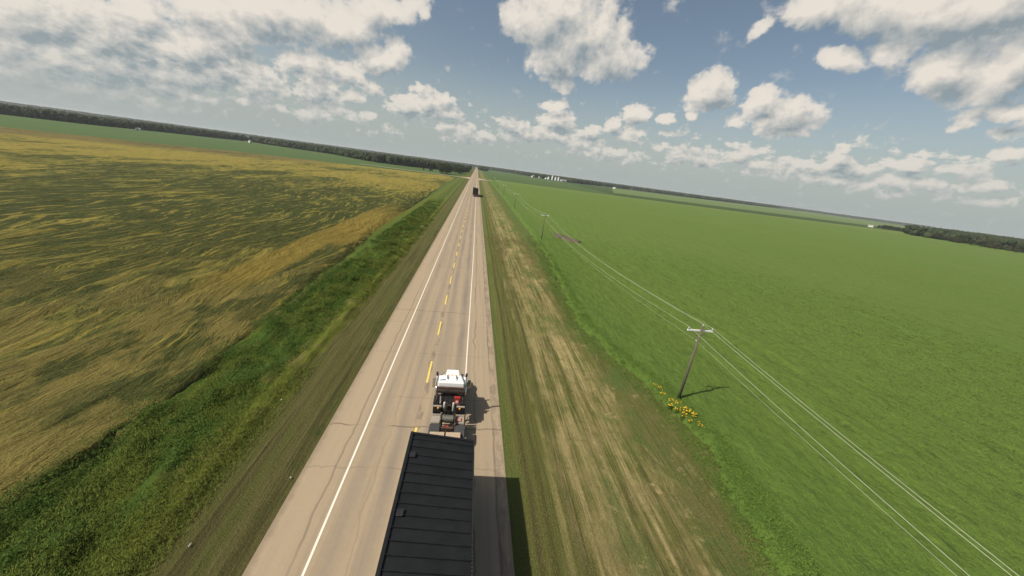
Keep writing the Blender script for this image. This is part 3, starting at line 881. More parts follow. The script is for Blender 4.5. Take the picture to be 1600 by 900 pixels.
# ------------------------------------------------------------------ utility poles and wires
M_POLE = paint('weathered_pole_wood', (0.12, 0.105, 0.08), .9, 0, .5, 4, (0.08, 0.07, 0.055), .1)
M_ARM = paint('pale_steel_crossarm', (0.72, 0.73, 0.72), .55, 0, .15, 5)
M_INS = paint('grey_insulator', (0.42, 0.42, 0.45), .35, 0, .1, 9)
M_WIRE = paint('aluminium_wire', (0.50, 0.52, 0.44), .45, 0, .1, 1)
PX = 20.9
def make_pole():
    root = empty('utility_pole', (PX, 25.9, 0))
    tag(root, 'nearest wooden utility pole with pale crossarm, foot among yellow flowers', 'utility pole', 'utility poles along the crop')
    MB().tube((0, 0, -.3), (0, 0, 8.05), .135, .09, 14).build('post', M_POLE, root, smooth=True)
    MB().box(-1.22, 1.22, .10, .22, 7.58, 7.72, .012).build('crossarm', M_ARM, root)
    for sx in (-1.14, 1.14):
        m = MB().lathe([(.018, 0), (.018, .08), (.06, .09), (.075, .12), (.045, .15), (.06, .18), (.04, .24), (.02, .26)], 12, at=(sx, .16, 7.72))
        ins = m.build('insulator', M_INS, root, smooth=True)
    MB().lathe([(.02, -.3), (.02, .08), (.06, .09), (.075, .12), (.045, .15), (.06, .18), (.04, .24), (.02, .26)], 12, at=(0, .0, 8.1)).build('insulator', M_INS, root, smooth=True)
    m = MB()
    for sx in (-1, 1):
        m.tube((sx * .75, .12, 7.60), (sx * .02, .10, 7.0), .018, seg=6)
    m.build('brace', M_POLE, root)
    MB().tube((.0, .10, 6.62), (0, .30, 6.62), .05, .05, 10).build('neutral_bracket', M_INS, root, smooth=True)
    return root
pole0 = make_pole()
pole_y = [25.9, 101.2, 181.0, 262.0, 341.0, 420.0, -50.0]
plab = ['', 'second nearest utility pole, standing beside the brown bare patch in the crop', 'third utility pole from the camera, in the crop beyond the brown patch',
        'fourth utility pole, level with the distant black truck', 'fifth utility pole, tiny, beyond the distant black truck', 'farthest visible utility pole before the side road', 'utility pole behind the viewer carrying the near ends of the wires']
for i, yy in enumerate(pole_y[1:], 1):
    c = copy_tree(pole0)
    c.location = (PX, yy, 0)
    c['label'] = plab[i]
def wire(x, z, sag, r, label, dy=0.0):
    ys = sorted(pole_y)
    m = MB()
    pts = []
    for a, b in zip(ys, ys[1:]):
        for i in range(16):
            t = i / 16
            pts.append(Vector((PX + x, a + dy + (b - a) * t, z - 4 * sag * t * (1 - t))))
    pts.append(Vector((PX + x, ys[-1] + dy, z)))
    seg = 5
    rings = []
    for p in pts:
        rings.append([m.b.verts.new(p + Vector((math.cos(2 * math.pi * s / seg) * r, 0, math.sin(2 * math.pi * s / seg) * r))) for s in range(seg)])
    for A, B in zip(rings, rings[1:]):
        for s in range(seg):
            m.b.faces.new((A[s], A[(s + 1) % seg], B[(s + 1) % seg], B[s]))
    o = m.build('power_line', M_WIRE, smooth=True)
    return tag(o, label, 'wire', 'wires strung between the poles')
wire(-1.14, 7.96, 1.6, .0085, 'overhead wire on the road side end of the crossarms', .16)
wire(1.14, 7.96, 1.6, .0085, 'overhead wire on the field side end of the crossarms', .16)
wire(0, 8.34, 1.5, .0085, 'topmost overhead wire running over the pole tops')
wire(0, 6.62, 1.3, .006, 'lowest and thinnest overhead wire, fixed to the posts below the crossarms', .30)

# ------------------------------------------------------------------ trucks
M_BLACK_ROOF = material('black_sheet_metal', lambda k, p, bs: k.mix(k.step(k.noise(k.node('ShaderNodeTexCoord').outputs['Object'], 1.2, 5, .65), .35, .7, 0, 1), (0.006, 0.007, 0.007), (0.0105, 0.012, 0.012)), .55, .35)
M_BLACK = paint('black_paint', (0.013, 0.013, 0.014), .5, 0, .15, 2, (0.05, 0.04, 0.03))
M_TRIM = paint('black_trim', (0.009, 0.009, 0.01), .45, 0, .1, 3, (0.04, 0.035, 0.03))
M_WHITE = paint('white_cab_paint', (0.80, 0.80, 0.78), .3, 0, .12, 2.5, (0.5, 0.45, 0.38), .5)
M_GLASS = paint('dark_glass', (0.02, 0.025, 0.03), .08, 0, .05, 2, (0.05, 0.05, 0.05), .6)
M_CHROME = paint('bright_steel', (0.62, 0.62, 0.60), .22, 1.0, .15, 4)
M_RUBBER = paint('tyre_rubber', (0.022, 0.021, 0.020), .85, 0, .4, 6, (0.09, 0.07, 0.05), .15)
M_FRAME = paint('greasy_frame_steel', (0.03, 0.024, 0.020), .6, .2, .55, 5, (0.12, 0.085, 0.055))
M_DUST = paint('dusty_fender_metal', (0.30, 0.265, 0.215), .65, 0, .35, 3, (0.20, 0.16, 0.11))
M_DARKFEN = paint('dark_fender_plastic', (0.045, 0.045, 0.045), .6, 0, .35, 3, (0.11, 0.09, 0.07))
M_RED = paint('red_paint', (0.34, 0.03, 0.026), .4, 0, .2, 5)
M_PINK = paint('faded_red_cloth', (0.46, 0.20, 0.16), .8, 0, .2, 5)
M_AMBER = paint('amber_lens', (0.75, 0.30, 0.03), .25, 0, .05, 5)
M_REDLENS = paint('red_lens', (0.42, 0.02, 0.02), .25, 0, .05, 5)
M_TANK = paint('grey_tank_paint', (0.45, 0.44, 0.40), .45, 0, .3, 4)
M_RUST = paint('rusty_brown_steel', (0.07, 0.038, 0.028), .7, .1, .4, 5, (0.22, 0.15, 0.10))
M_DECK = paint('dusty_deck_planks', (0.40, 0.31, 0.22), .8, 0, .4, 3, (0.28, 0.21, 0.14), .15)
M_CABLE = paint('steel_cable', (0.17, 0.17, 0.14), .5, .4, .5, 30, (0.07, 0.06, 0.045))

def wheel(parent, x, y, r=.52, w=.30, dual=False):
    """wheel with its axle across the truck"""
    sgn = 1 if x > 0 else -1
    W = w * (2.1 if dual else 1)
    x0 = x - W / 2
    prof = [(r * .55, 0), (r * .93, 0), (r, W * .08), (r, W * .44), (r * .9, W * .47), (r * .9, W * .53), (r, W * .56), (r, W * .92), (r * .93, W), (r * .55, W)] if dual else \
           [(r * .55, 0), (r * .93, 0), (r, W * .15), (r, W * .85), (r * .93, W), (r * .55, W)]
    root = MB().lathe(prof, 24, 'x', at=(x0, y, r)).build('wheel', M_RUBBER, parent, smooth=False)
    xo = x + sgn * W / 2
    MB().lathe([(r * .54, -W * .25 * sgn), (r * .50, sgn * .012), (r * .22, sgn * .012), (r * .2, sgn * .09), (.05, sgn * .11)], 18, 'x', at=(xo, y, r)).build('rim', M_CHROME, root)
    return root

def make_tractor():
    """white day-cab winch tractor heading +y; origin on the road under the middle of the cab's rear wall"""
    T = empty('truck_tractor', (-.50, 23.0, 0))
    tag(T, 'white cab winch truck with twin exhaust stacks pulling the black building load', 'truck', 'truck tractors hauling wide black loads')
    # chassis
    m = MB()
    for s in (-1, 1):
        m.box(s * .43 - .05, s * .43 + .05, -3.9, 4.1, .78, 1.06, .01)
    for yy in (-3.8, -3.0, -1.65, -.9, .3, 1.6, 3.6):
        m.box(-.40, .40, yy - .06, yy + .06, .82, 1.0)
    m.build('chassis', M_FRAME, T)
    # cab: slightly tapered forwards, raised visor roof
    m = MB()
    m.hexa([(-1.0, .05, .95), (1.0, .05, .95), (.98, 1.75, .95), (-.98, 1.75, .95),
            (-1.02, .02, 2.35), (1.02, .02, 2.35), (.95, 1.60, 2.20), (-.95, 1.60, 2.20)], .05)
    cab = m.build('cab', M_WHITE, T)
    m = MB()
    m.hexa([(-1.03, .0, 2.33), (1.03, .0, 2.33), (.92, 1.45, 2.33), (-.92, 1.45, 2.33),
            (-1.0, .04, 2.98), (1.0, .04, 2.98), (.74, 1.18, 2.86), (-.74, 1.18, 2.86)], .08)
    rf = m.build('cab_roof', M_WHITE, cab, smooth=False)
    m = MB()
    m.hexa([(-.78, 1.10, 2.70), (.78, 1.10, 2.70), (.72, 1.62, 2.58), (-.72, 1.62, 2.58),
            (-.76, 1.10, 2.80), (.76, 1.10, 2.80), (.70, 1.60, 2.66), (-.70, 1.60, 2.66)], .02)
    m.build('sun_visor', M_WHITE, cab)
    for i in range(5):
        MB().box(-.62 + i * .29, -.54 + i * .29, 1.20, 1.30, 2.79, 2.87, .015).build('roof_light', M_AMBER, cab)
    m = MB()
    m.hexa([(-.84, 1.46, 2.22), (.84, 1.46, 2.22), (.86, 1.72, 2.22), (-.86, 1.72, 2.22),
            (-.78, 1.20, 2.66), (.78, 1.20, 2.66), (.78, 1.42, 2.62), (-.78, 1.42, 2.62)])
    m.build('windscreen', M_GLASS, cab)
    m = MB().box(-.55, .55, -.005, .02, 1.75, 2.28)
    m.build('rear_window', M_GLASS, cab)
    for s in (-1, 1):
        m = MB().box(s * 1.015 - .012, s * 1.015 + .012, .35, 1.2, 1.72, 2.25, .005)
        m.build('side_window', M_GLASS, cab)
    # air horns on the roof
    for s in (-.35, .35):
        MB().tube((s, .35, 2.99), (s, .95, 2.99), .03, .05, 8).build('air_horn', M_CHROME, cab, smooth=True)
    # bonnet with fenders
    m = MB()
    m.hexa([(-.68, 1.70, 1.0), (.68, 1.70, 1.0), (.56, 3.95, 1.0), (-.56, 3.95, 1.0),
            (-.70, 1.70, 2.10), (.70, 1.70, 2.10), (.52, 3.85, 1.72), (-.52, 3.85, 1.72)], .09)
    bn = m.build('bonnet', M_WHITE, T)
    m = MB()
    for i in range(4):
        m.box(-.36 + i * .2, -.24 + i * .2, 2.0, 2.28, 2.035, 2.055)
    m.build('bonnet_vents', M_BLACK, bn)
    m = MB().box(-.46, .46, 3.96, 4.0, .95, 1.62, .01)
    m.build('grille', M_CHROME, bn)
    for s in (-1, 1):
        pr = []
        for i in range(9):
            a = math.pi * i / 8
            pr.append((3.15 - math.cos(a) * .78, .55 + math.sin(a) * .82))
        pr = pr + [(y_, z_ - .0) for y_, z_ in [(3.15 + .70, .55)]]
        inner = [(3.15 - math.cos(math.pi * i / 8) * .70, .55 + math.sin(math.pi * i / 8) * .74) for i in range(8, -1, -1)]
        m = MB().prism(pr[:9] + inner, s * .66, s * 1.16, 'yz')
        m.build('front_fender', M_WHITE, T)
        MB().lathe([(.13, 0), (.13, .05), (.09, .1)], 12, 'y', at=(s * .82, 3.92, 1.12)).build('headlight', M_CHROME, T)
    MB().box(-1.2, 1.2, 4.08, 4.28, .45, .85, .04).build('bumper', M_CHROME, T)
    # exhaust stacks and mirrors
    for s in (-1, 1):
        m = MB().tube((s * 1.10, .28, 1.05), (s * 1.10, .28, 3.45), .075, .075, 14)
        st = m.build('exhaust_stack', M_CHROME, T, smooth=True)
        m = MB().tube((s * 1.10, .28, 3.43), (s * 1.12, .20, 3.72), .082, .085, 14)
        m.build('stack_tip', M_BLACK, st, smooth=True)
        m = MB()
        m.tube((s * 1.10, .28, 1.35), (s * 1.10, .28, 2.45), .125, .125, 14)
        m.build('heat_shield', M_CHROME, st, smooth=True)
        m = MB()
        m.tube((s * 1.0, 1.35, 2.30), (s * 1.42, 1.42, 2.30), .018, seg=6)
        m.tube((s * 1.0, 1.35, 1.55), (s * 1.42, 1.42, 1.55), .018, seg=6)
        m.box(s * 1.42 - .12, s * 1.42 + .12, 1.39, 1.45, 1.50, 2.35, .02)
        m.build('mirror', M_CHROME, T)
        # fuel tanks and steps
        m = MB().tube((s * .92, .1, .80), (s * .92, 1.5, .80), .30, .30, 20)
        m.build('fuel_tank', M_CHROME, T, smooth=True)
        m = MB().box(s * .95 - .2, s * .95 + .2, .3, 1.3, 1.10, 1.13)
        m.build('step', M_FRAME, T)
    # headache rack behind the cab
    m = MB()
    m.box(-1.08, 1.08, -.22, -.10, 2.55, 2.70, .01)
    m.box(-1.08, -.96, -.22, -.10, 1.0, 2.55)
    m.box(.96, 1.08, -.22, -.10, 1.0, 2.55)
    m.box(-1.0, 1.0, -.20, -.12, 1.9, 1.98)
    for i in range(16):
        xx = -.92 + i * .1225
        m.box(xx - .015, xx + .015, -.185, -.145, 1.1, 2.56)
    m.build('headache_rack', M_RUST, T)
    m = MB().box(-1.05, 1.05, -.40, -.23, 2.30, 2.52, .02)
    m.build('rack_locker', M_FRAME, T)
    # side lockers
    for s in (-1, 1):
        m = MB().box(s * 1.0 - .20, s * 1.0 + .20, -1.12, -.28, 1.0, 2.0, .02)
        lk = m.build('side_locker', M_BLACK, T)
        m = MB()
        m.tube((s * .98, -.4, 2.03), (s * .98, -1.0, 2.03), .07, .07, 8)
        m.tube((s * .80, -.45, 1.9), (s * .78, -.9, 2.2), .035, .035, 8)
        m.build('coiled_chain', M_FRAME, lk)
        m = MB().box(s * .86 - .30, s * .86 + .30, -1.30, -1.16, 1.72, 1.80, .01)
        lb = m.build('light_bar', M_DUST, T)
        MB().lathe([(.075, 0), (.075, -.05), (.05, -.08)], 12, 'y', at=(s * .80, -1.30, 1.66)).build('amber_light', M_AMBER, lb)
        MB().box(s * .86 - .28, s * .86 + .28, -1.28, -1.18, 1.05, 1.60).build('lamp_panel', M_BLACK, lb)
    # tanks, hoses, red valve block
    for xx, r_ in ((-.36, .095), (.32, .09)):
        m = MB().lathe([(r_ * .5, 1.15), (r_, 1.2), (r_, 1.88), (r_ * .6, 1.96)], 14, at=(xx, -1.0, 0))
        m.build('air_tank', M_TANK, T, smooth=True)
    MB().box(.34, .80, -.62, -.42, 1.75, 2.12, .03).build('red_valve_box', M_RED, T)
    MB().box(.44, .68, -.92, -.66, 1.62, 1.92, .06).build('folded_red_tarp', M_PINK, T)
    m = MB()
    for i, xx in enumerate((-.62, -.52, -.1, .05, .58)):
        pp = [Vector((xx, -.2, 2.1)), Vector((xx * .9, -.55, 1.5 - .06 * i)), Vector((xx * .6, -1.1, 1.25)), Vector((xx * .3, -1.8, 1.2))]
        for a, b in zip(pp, pp[1:]):
            m.tube(a, b, .028, .028, 6)
    m.build('air_hose', M_BLACK, T)
    m = MB()
    m.box(-.62, -.44, -1.05, -.5, 1.05, 1.6, .02)
    m.box(-.2, .14, -.8, -.35, 1.05, 1.45, .03)
    m.build('hydraulic_pump', M_FRAME, T)
    # winch: drum, side plates, cable
    m = MB()
    for s in (-1, 1):
        m.prism([(-1.55, 1.06), (-2.75, 1.06), (-2.55, 1.55), (-1.75, 1.6)], s * .52, s * .44, 'yz')
    m.box(-.45, .45, -2.72, -2.62, 1.06, 1.14)
    wn = m.build('winch', M_FRAME, T)
    prof = [(.16, -.42)]
    for i in range(13):
        prof += [(.27, -.40 + i * .064), (.245, -.372 + i * .064)]
    prof += [(.16, .42)]
    MB().lathe(prof, 20, 'x', at=(0, -2.1, 1.38)).build('cable_drum', M_CABLE, wn)
    m = MB()
    m.box(-.36, .36, -3.0, -2.8, 1.06, 1.22, .02)
    m.tube((-.42, -2.95, 1.28), (.42, -2.95, 1.28), .07, .07, 12)
    m.build('tail_roller', M_RUST, wn)
    MB().box(-.10, .12, -2.96, -2.82, 1.30, 1.40, .02).build('red_hook', M_RED, wn)
    # rear fenders: a dusty pair, a dark pair
    for s in (-1, 1):
        m = MB()
        m.box(s * .88 - .33, s * .88 + .33, -1.52, -1.42, .95, 1.22, .01)
        m.box(s * .88 - .31, s * .88 + .31, -2.30, -1.60, 1.16, 1.22, .02)
        m.box(s * .88 - .31, s * .88 + .31, -2.36, -2.31, .9, 1.20, .01)
        m.build('rear_fender', M_DUST, T)
        m = MB()
        pts = [(-2.42, .92), (-2.45, 1.16), (-2.6, 1.21), (-3.35, 1.21), (-3.6, 1.05), (-3.68, .7), (-3.64, .7), (-3.56, 1.0), (-3.33, 1.15), (-2.62, 1.15), (-2.50, 1.10), (-2.46, .92)]
        m.prism(pts, s * .52, s * 1.24, 'yz')
        m.build('mudguard', M_DARKFEN, T)
    m = MB().box(.62, .96, -2.2, -1.85, 1.225, 1.31, .02)
    m.build('red_strap_bundle', M_PINK, T)
    for s in (-1, 1):
        MB().box(s * .55 - .16, s * .55 + .16, -3.96, -3.91, .55, .85).build('tail_light', M_REDLENS, T)
    for s in (-1, 1):
        wheel(T, s * 1.02, 3.15)
        wheel(T, s * .88, -2.0, dual=True)
        wheel(T, s * .88, -3.3, dual=True)
    return T
tractor = make_tractor()

def make_trailer():
    """long low trailer under the building; origin on the road below its front end"""
    T = empty('flatbed_trailer', (-.57, 19.6, 0))
    tag(T, 'dusty planked gooseneck trailer carrying the near black building', 'trailer', 'trailers carrying wide black buildings')
    m = MB()
    for s in (-1, 1):
        m.hexa([(s * .55 - .5, -3.6, 1.24), (s * .55 + .5, -3.6, 1.24), (s * .55 + .5, -.02, 1.24), (s * .55 - .5, -.02, 1.24),
                (s * .55 - .5, -3.6, 1.36), (s * .55 + .5, -3.6, 1.36), (s * .55 + .5, -.02, 1.36), (s * .55 - .5, -.02, 1.36)], .02)
    gn = m.build('gooseneck_deck', M_DECK, T)
    m = MB()
    for s in (-1, 1):
        m.box(s * .6 - .09, s * .6 + .09, -22.6, -3.4, .72, 1.02, .01)
    for i in range(14):
        m.box(-1.25, 1.25, -22.3 + i * 1.4, -22.18 + i * 1.4, .9, 1.0)
    m.build('frame', M_FRAME, T)
    MB().box(-1.28, 1.28, -22.7, -3.55, 1.02, 1.10, .01).build('deck', M_DECK, T)
    m = MB().box(-.035, .035, -3.4, .35, 1.18, 1.235)
    m.build('tow_bar', M_FRAME, gn)
    for s in (-1, 1):
        for yy in (-17.6, -18.9, -20.2):
            wheel(T, s * .95, yy, .46, .27, True)
    for s in (-1, 1):
        MB().box(s * 1.0 - .16, s * 1.0 + .16, -22.76, -22.7, .82, .96, .01).build('tail_light', M_REDLENS, T)
    MB().box(-1.28, 1.28, -22.74, -22.68, .55, .66, .01).build('rear_bumper', M_FRAME, T)
    return T
trailer = make_trailer()

def make_load():
    """black prefabricated building: mono-pitch ribbed roof, higher on the left"""
    T = empty('prefabricated_building', (-.57, 15.85, 0))
    tag(T, 'near black prefabricated building with ribbed roof and two small roof vents', 'building', 'wide black buildings riding on trailers')
    L = 18.6
    xl, xr = -1.74, 1.74
    zl, zr = 4.58, 4.15
    m = MB()
    m.hexa([(xl + .10, -L + .10, 1.12), (xr - .07, -L + .10, 1.12), (xr - .07, -.10, 1.12), (xl + .10, -.10, 1.12),
            (xl + .10, -L + .10, zl - .12), (xr - .07, -L + .10, zr - .12), (xr - .07, -.10, zr - .12), (xl + .10, -.10, zl - .12)])
    wall = m.build('wall', M_BLACK, T)
    # upright ribs on the walls
    m = MB()
    for i in range(31):
        yy = -.3 - i * .6
        m.box(xl + .065, xl + .098, yy - .03, yy + .03, 1.15, zl - .16)
        m.box(xr - .068, xr - .035, yy - .03, yy + .03, 1.15, zr - .16)
    for i in range(6):
        xx = xl + .4 + i * .53
        m.box(xx - .03, xx + .03, -L + .065, -L + .098, 1.15, 4.05)
        m.box(xx - .03, xx + .03, -.098, -.065, 1.15, 4.05)
    m.build('wall_ribs', M_TRIM, wall)
    m = MB()
    m.hexa([(xl, -L, zl - .10), (xr, -L, zr - .10), (xr, 0, zr - .10), (xl, 0, zl - .10),
            (xl, -L, zl), (xr, -L, zr), (xr, 0, zr), (xl, 0, zl)])
    roof = m.build('roof', M_BLACK_ROOF, T)
    m = MB()
    i = 0
    y = -.42
    while y > -L + .2:
        a, b = xl + .14, xr - .05
        za = zl + (zr - zl) * (a - xl) / (xr - xl)
        zb = zl + (zr - zl) * (b - xl) / (xr - xl)
        for (y0, y1, hh) in ((y - .030, y + .030, .062),):
            m.hexa([(a, y0, za + .002), (b, y0, zb + .002), (b, y1, zb + .002), (a, y1, za + .002),
                    (a, y0 + .012, za + hh), (b, y0 + .012, zb + hh), (b, y1 - .012, zb + hh), (a, y1 - .012, za + hh)])
        y -= .545
    m.build('standing_seams', M_TRIM, roof)
    m = MB()
    m.hexa([(xl - .03, -L - .03, zl - .20), (xl + .13, -L - .03, zl - .20), (xl + .13, .03, zl - .20), (xl - .03, .03, zl - .20),
            (xl - .03, -L - .03, zl + .09), (xl + .13, -L - .03, zl + .075), (xl + .13, .03, zl + .075), (xl - .03, .03, zl + .09)], .01)
    m.hexa([(xl + .132, -.10, zl - .16), (xr, -.10, zr - .16), (xr, .03, zr - .16), (xl + .132, .03, zl - .16),
            (xl + .132, -.10, zl + .065), (xr, -.10, zr + .065), (xr, .03, zr + .065), (xl + .132, .03, zl + .065)], .01)
    m.build('roof_trim', M_TRIM, roof)
    # scalloped drip edge with bright screw heads
    m = MB()
    m.hexa([(xr - .04, -L, zr + .004), (xr + .02, -L, zr + .004), (xr + .02, -.11, zr + .004), (xr - .04, -.11, zr + .004),
            (xr - .04, -L, zr + .03), (xr + .02, -L, zr + .02), (xr + .02, -.11, zr + .02), (xr - .04, -.11, zr + .03)])
    eave = m.build('drip_edge', M_TRIM, roof)
    m = MB()
    y = -1.6
    while y > -L + .2:
        m.box(xr - .008, xr + .030, y - .022, y + .022, zr + .012, zr + .034)
        y -= .14
    o = m.build('screw_heads', M_DARKFEN, eave)
    o['kind'] = 'stuff'
    for j, (xx, yy) in enumerate(((-1.97 + .57, -1.55), (-1.96 + .57, -4.72))):
        z0 = zl + (zr - zl) * (xx - xl) / (xr - xl)
        m = MB().box(xx - .12, xx + .12, yy - .14, yy + .14, z0 - .03, z0 + .07, .015)
        vt = m.build('roof_vent', M_TRIM, roof)
        m = MB().box(xx - .15, xx + .15, yy - .17, yy + .17, z0 + .073, z0 + .11, .02)
        m.build('vent_cap', M_BLACK, vt)
    return T
load = make_load()

# the same outfit far ahead, in the same lane
FD = (0.42, 229.3)
a = copy_tree(load); a.location = (-.57 + FD[0] + .45, FD[1] + 16.1 + .2, 0)
a['label'] = 'distant black building load seen from behind, far up the road'
b = copy_tree(trailer); b.location = (-.57 + FD[0] + .45, FD[1] + 20.0, 0)
b['label'] = 'trailer beneath the distant black building load far up the road'
c = copy_tree(tractor); c.location = (-.53 + FD[0] + .45, FD[1] + 23.6, 0)
c['label'] = 'truck ahead of the distant black load, almost hidden by it'

# ------------------------------------------------------------------ trees
def bark(k, p, bs):
    return k.mix(k.noise(p, 2, 5, .7), (0.06, 0.048, 0.035), (0.13, 0.11, 0.085))
M_BARK = material('bark', bark, .9, .1)
def crown_mat(name, a, b):
    def fn(k, p, bs):
        i = k.node('ShaderNodeNewGeometry').outputs['Random Per Island']
        oi = k.node('ShaderNodeObjectInfo').outputs['Random']
        c = k.mix(k.noise(p, .22, 4, .6), k.mix(i, a, b), k.mix(i, b, a))
        return k.mix(k.m('MULTIPLY', oi, .45), c, tuple(v * .6 for v in a))
    return material(name, fn, .8, .15)
M_CROWN = crown_mat('broadleaf_foliage', (0.035, 0.055, 0.018), (0.075, 0.10, 0.034))
M_CROWN_D = crown_mat('dark_foliage', (0.022, 0.036, 0.016), (0.05, 0.068, 0.028))
M_CROWN_B = crown_mat('brownish_foliage', (0.055, 0.058, 0.028), (0.10, 0.098, 0.05))

def make_tree_meshes(seed, H=14.0, W=4.2, n=1500):
    r = np.random.RandomState(seed)
    lobes = [(0, 0, H * .62, W * .75, H * .26)]
    for i in range(9):
        a = r.rand() * 6.283
        q = W * (.35 + .45 * r.rand())
        lobes.append((math.cos(a) * q, math.sin(a) * q, H * (.35 + .45 * r.rand()), W * (.35 + .22 * r.rand()), H * (.11 + .09 * r.rand())))
    lobes.append((r.randn() * .4, r.randn() * .4, H * .85, W * .4, H * .14))
    P = []
    for j in range(n):
        l = lobes[r.randint(len(lobes))]
        d = unit(r.randn(3))
        q = .65 + .4 * r.rand()
        P.append((l[0] + d[0] * l[3] * q, l[1] + d[1] * l[3] * q, l[2] + d[2] * l[4] * q))
    P = np.array(P)
    s = .32 + .42 * r.rand(n)
    V = np.stack([P + r.randn(n, 3) * s[:, None] * .75 for _ in range(4)], 1).reshape(-1, 3)
    crown = np_mesh('crown', V, np.arange(n * 4).reshape(-1, 4), 4)
    m = MB()
    m.tube((0, 0, -.5), (0, 0, H * .45), .26, .16, 8)
    m.tube((0, 0, H * .45), (.3, .1, H * .8), .16, .05, 6)
    for l in lobes[1:6]:
        m.tube((0, 0, H * .3), (l[0] * .8, l[1] * .8, l[2]), .10, .03, 5)
    me = bpy.data.meshes.new('trunk')
    bmesh.ops.recalc_face_normals(m.b, faces=m.b.faces)
    m.b.to_mesh(me); m.b.free()
    me.materials.append(M_BARK)
    return crown, me
VAR = []
for sd, (H, W) in enumerate(((14, 4.3), (15.5, 4.0), (12.5, 4.6), (13.5, 3.6))):
    cr, tr = make_tree_meshes(100 + sd, H, W)
    for mt in (M_CROWN, M_CROWN_D, M_CROWN_B):
        c2 = cr.copy(); c2.materials.append(mt)
        VAR.append((c2, tr))
    bpy.data.meshes.remove(cr)
rt = random.Random(5)
def tree(x, y, s, tone, label, group, name='broadleaf_tree'):
    cr, tr = VAR[3 * rt.randrange(4) + tone]
    t = empty(name, (x, y, -.5), rt.random() * 6.28)
    sc = s * rt.uniform(.85, 1.12)
    t.scale = (sc * rt.uniform(.9, 1.2), sc * rt.uniform(.9, 1.2), sc)
    link('crown', cr, None, t)
    link('trunk', tr, None, t)
    return tag(t, label, 'tree', group)
# clump beside the road, left
for i in range(14):
    tree(-53 + rt.uniform(-4, 12), 563 + i * 2.5 + rt.uniform(-3, 3), .95, 1 if rt.random() < .7 else 0, 'dark tree of the tall clump left of the road just past the side road', 'trees of the clump left of the road')
for i in range(56):
    y = 600 + i * 11
    tree(-20 - 42 * rt.random() * max(.3, 1 - i / 70) - (6 if i < 6 else 0), y + rt.uniform(-6, 6), 1.0, 1 if rt.random() < .55 else 0, 'tree of the long row running beside the road beyond the clump', 'trees of the row along the far road')
for i in range(3):
    tree(-72 - i * 3 - (8 if i == 2 else 0), 602 + i * 2, .32, 1, 'low round bush alone in the green field left of the tree clump', 'bushes in the far green field', 'bush')
# shelter belt on the right
A, B, Cc = np.array((905., 700.)), np.array((705., 446.)), np.array((690., 352.))
for i in range(110):
    t = i / 110
    p = A + (B - A) * t / .72 if t < .72 else B + (Cc - B) * (t - .72) / .28 * 1.6
    tree(p[0] + rt.uniform(0, 26), p[1] + rt.uniform(-5, 9), .62 + .12 * t, 2 if rt.random() < .5 else (0 if rt.random() < .5 else 1),
         'brownish green tree of the shelter belt at the right edge of the green field', 'trees of the right shelter belt')
# yard trees round the grain bins
for i in range(40):
    tree(230 + i * 6.2 + rt.uniform(-3, 3), 1600 + rt.uniform(-45, 45) - i * 2.2, 1.0, 1 if rt.random() < .8 else 0, 'dark tree of the farmyard grove around the white grain bins', 'trees round the farmyard')

# far woods: one mass each
def ico():
    b = bmesh.new()
    bmesh.ops.create_icosphere(b, subdivisions=1, radius=1)
    v = np.array([q.co[:] for q in b.verts]); f = np.array([[w.index for w in q.verts] for q in b.faces])
    b.free()
    return v, f
IV, IF = ico()
def wood(name, pts, hts, mat, label, seed, lumps=4):
    r = np.random.RandomState(seed)
    n = len(pts)
    P = np.repeat(np.array(pts), lumps, 0); H = np.repeat(hts, lumps)
    m = n * lumps
    V = IV[None] * (1 + .35 * (r.rand(m, len(IV), 1) - .5) * 2)
    rad = H * (.15 + .12 * r.rand(m))
    rz = H * (.20 + .14 * r.rand(m))
    c = np.stack([P[:, 0] + r.randn(m) * H * .20, P[:, 1] + r.randn(m) * H * .20, H - rz - r.rand(m) * H * .40], 1)
    V = V * np.stack([rad, rad, rz], 1)[:, None, :] + c[:, None, :]
    # skirts: second layer fills down to the ground
    V2 = IV[None] * (1 + .3 * (r.rand(n, len(IV), 1) - .5) * 2) * np.stack([hts * .38, hts * .38, hts * .36], 1)[:, None, :]
    V2 = V2 + np.stack([np.array(pts)[:, 0], np.array(pts)[:, 1], hts * .28], 1)[:, None, :]
    V = np.concatenate([V, V2]); q = len(V)
    F = (IF[None] + (np.arange(q) * len(IV))[:, None, None]).reshape(-1, 3)
    o = link(name, np_mesh(name, V.reshape(-1, 3), F, 3), mat)
    return tag(o, label, 'woodland', kind='stuff')
def along(line, depth, step, seed, h0, h1, wave=.5, side=None):
    """trees along a line and behind it"""
    r = np.random.RandomState(seed)
    line = np.array(line, float)
    P = []
    for a, b in zip(line, line[1:]):
        L = np.linalg.norm(b - a)
        n = int(L * depth / step ** 2)
        t = r.rand(n); d = r.rand(n) ** 1.5 * depth
        q = a + (b - a) * t[:, None]
        out = unit(np.append(q.mean(0), 0))[:2]
        nrm = np.array((-(b - a)[1], (b - a)[0])) / L
        if nrm @ (out if side is None else np.array(side)) < 0: nrm = -nrm
        P.append(q + nrm * (d + (fbm(q[:, 0] * .008, q[:, 1] * .008, 3) - .5) * depth * wave)[:, None])
    P = np.concatenate(P)
    h = h0 + (h1 - h0) * (fbm(P[:, 0] * .01, P[:, 1] * .01, 4) * .7 + .3 * r.rand(len(P)))
    return P, h
def mass_mat(name, a, b, c):
    def fn(k, p, bs):
        i = k.node('ShaderNodeNewGeometry').outputs['Random Per Island']
        q = k.mix(i, a, b)
        return k.mix(k.step(k.noise(p, .012, 4, .6), .5, .65, 0, .6), q, c), k.noise(p, .7, 4, .7), 1.2
    return material(name, fn, .9, .1)
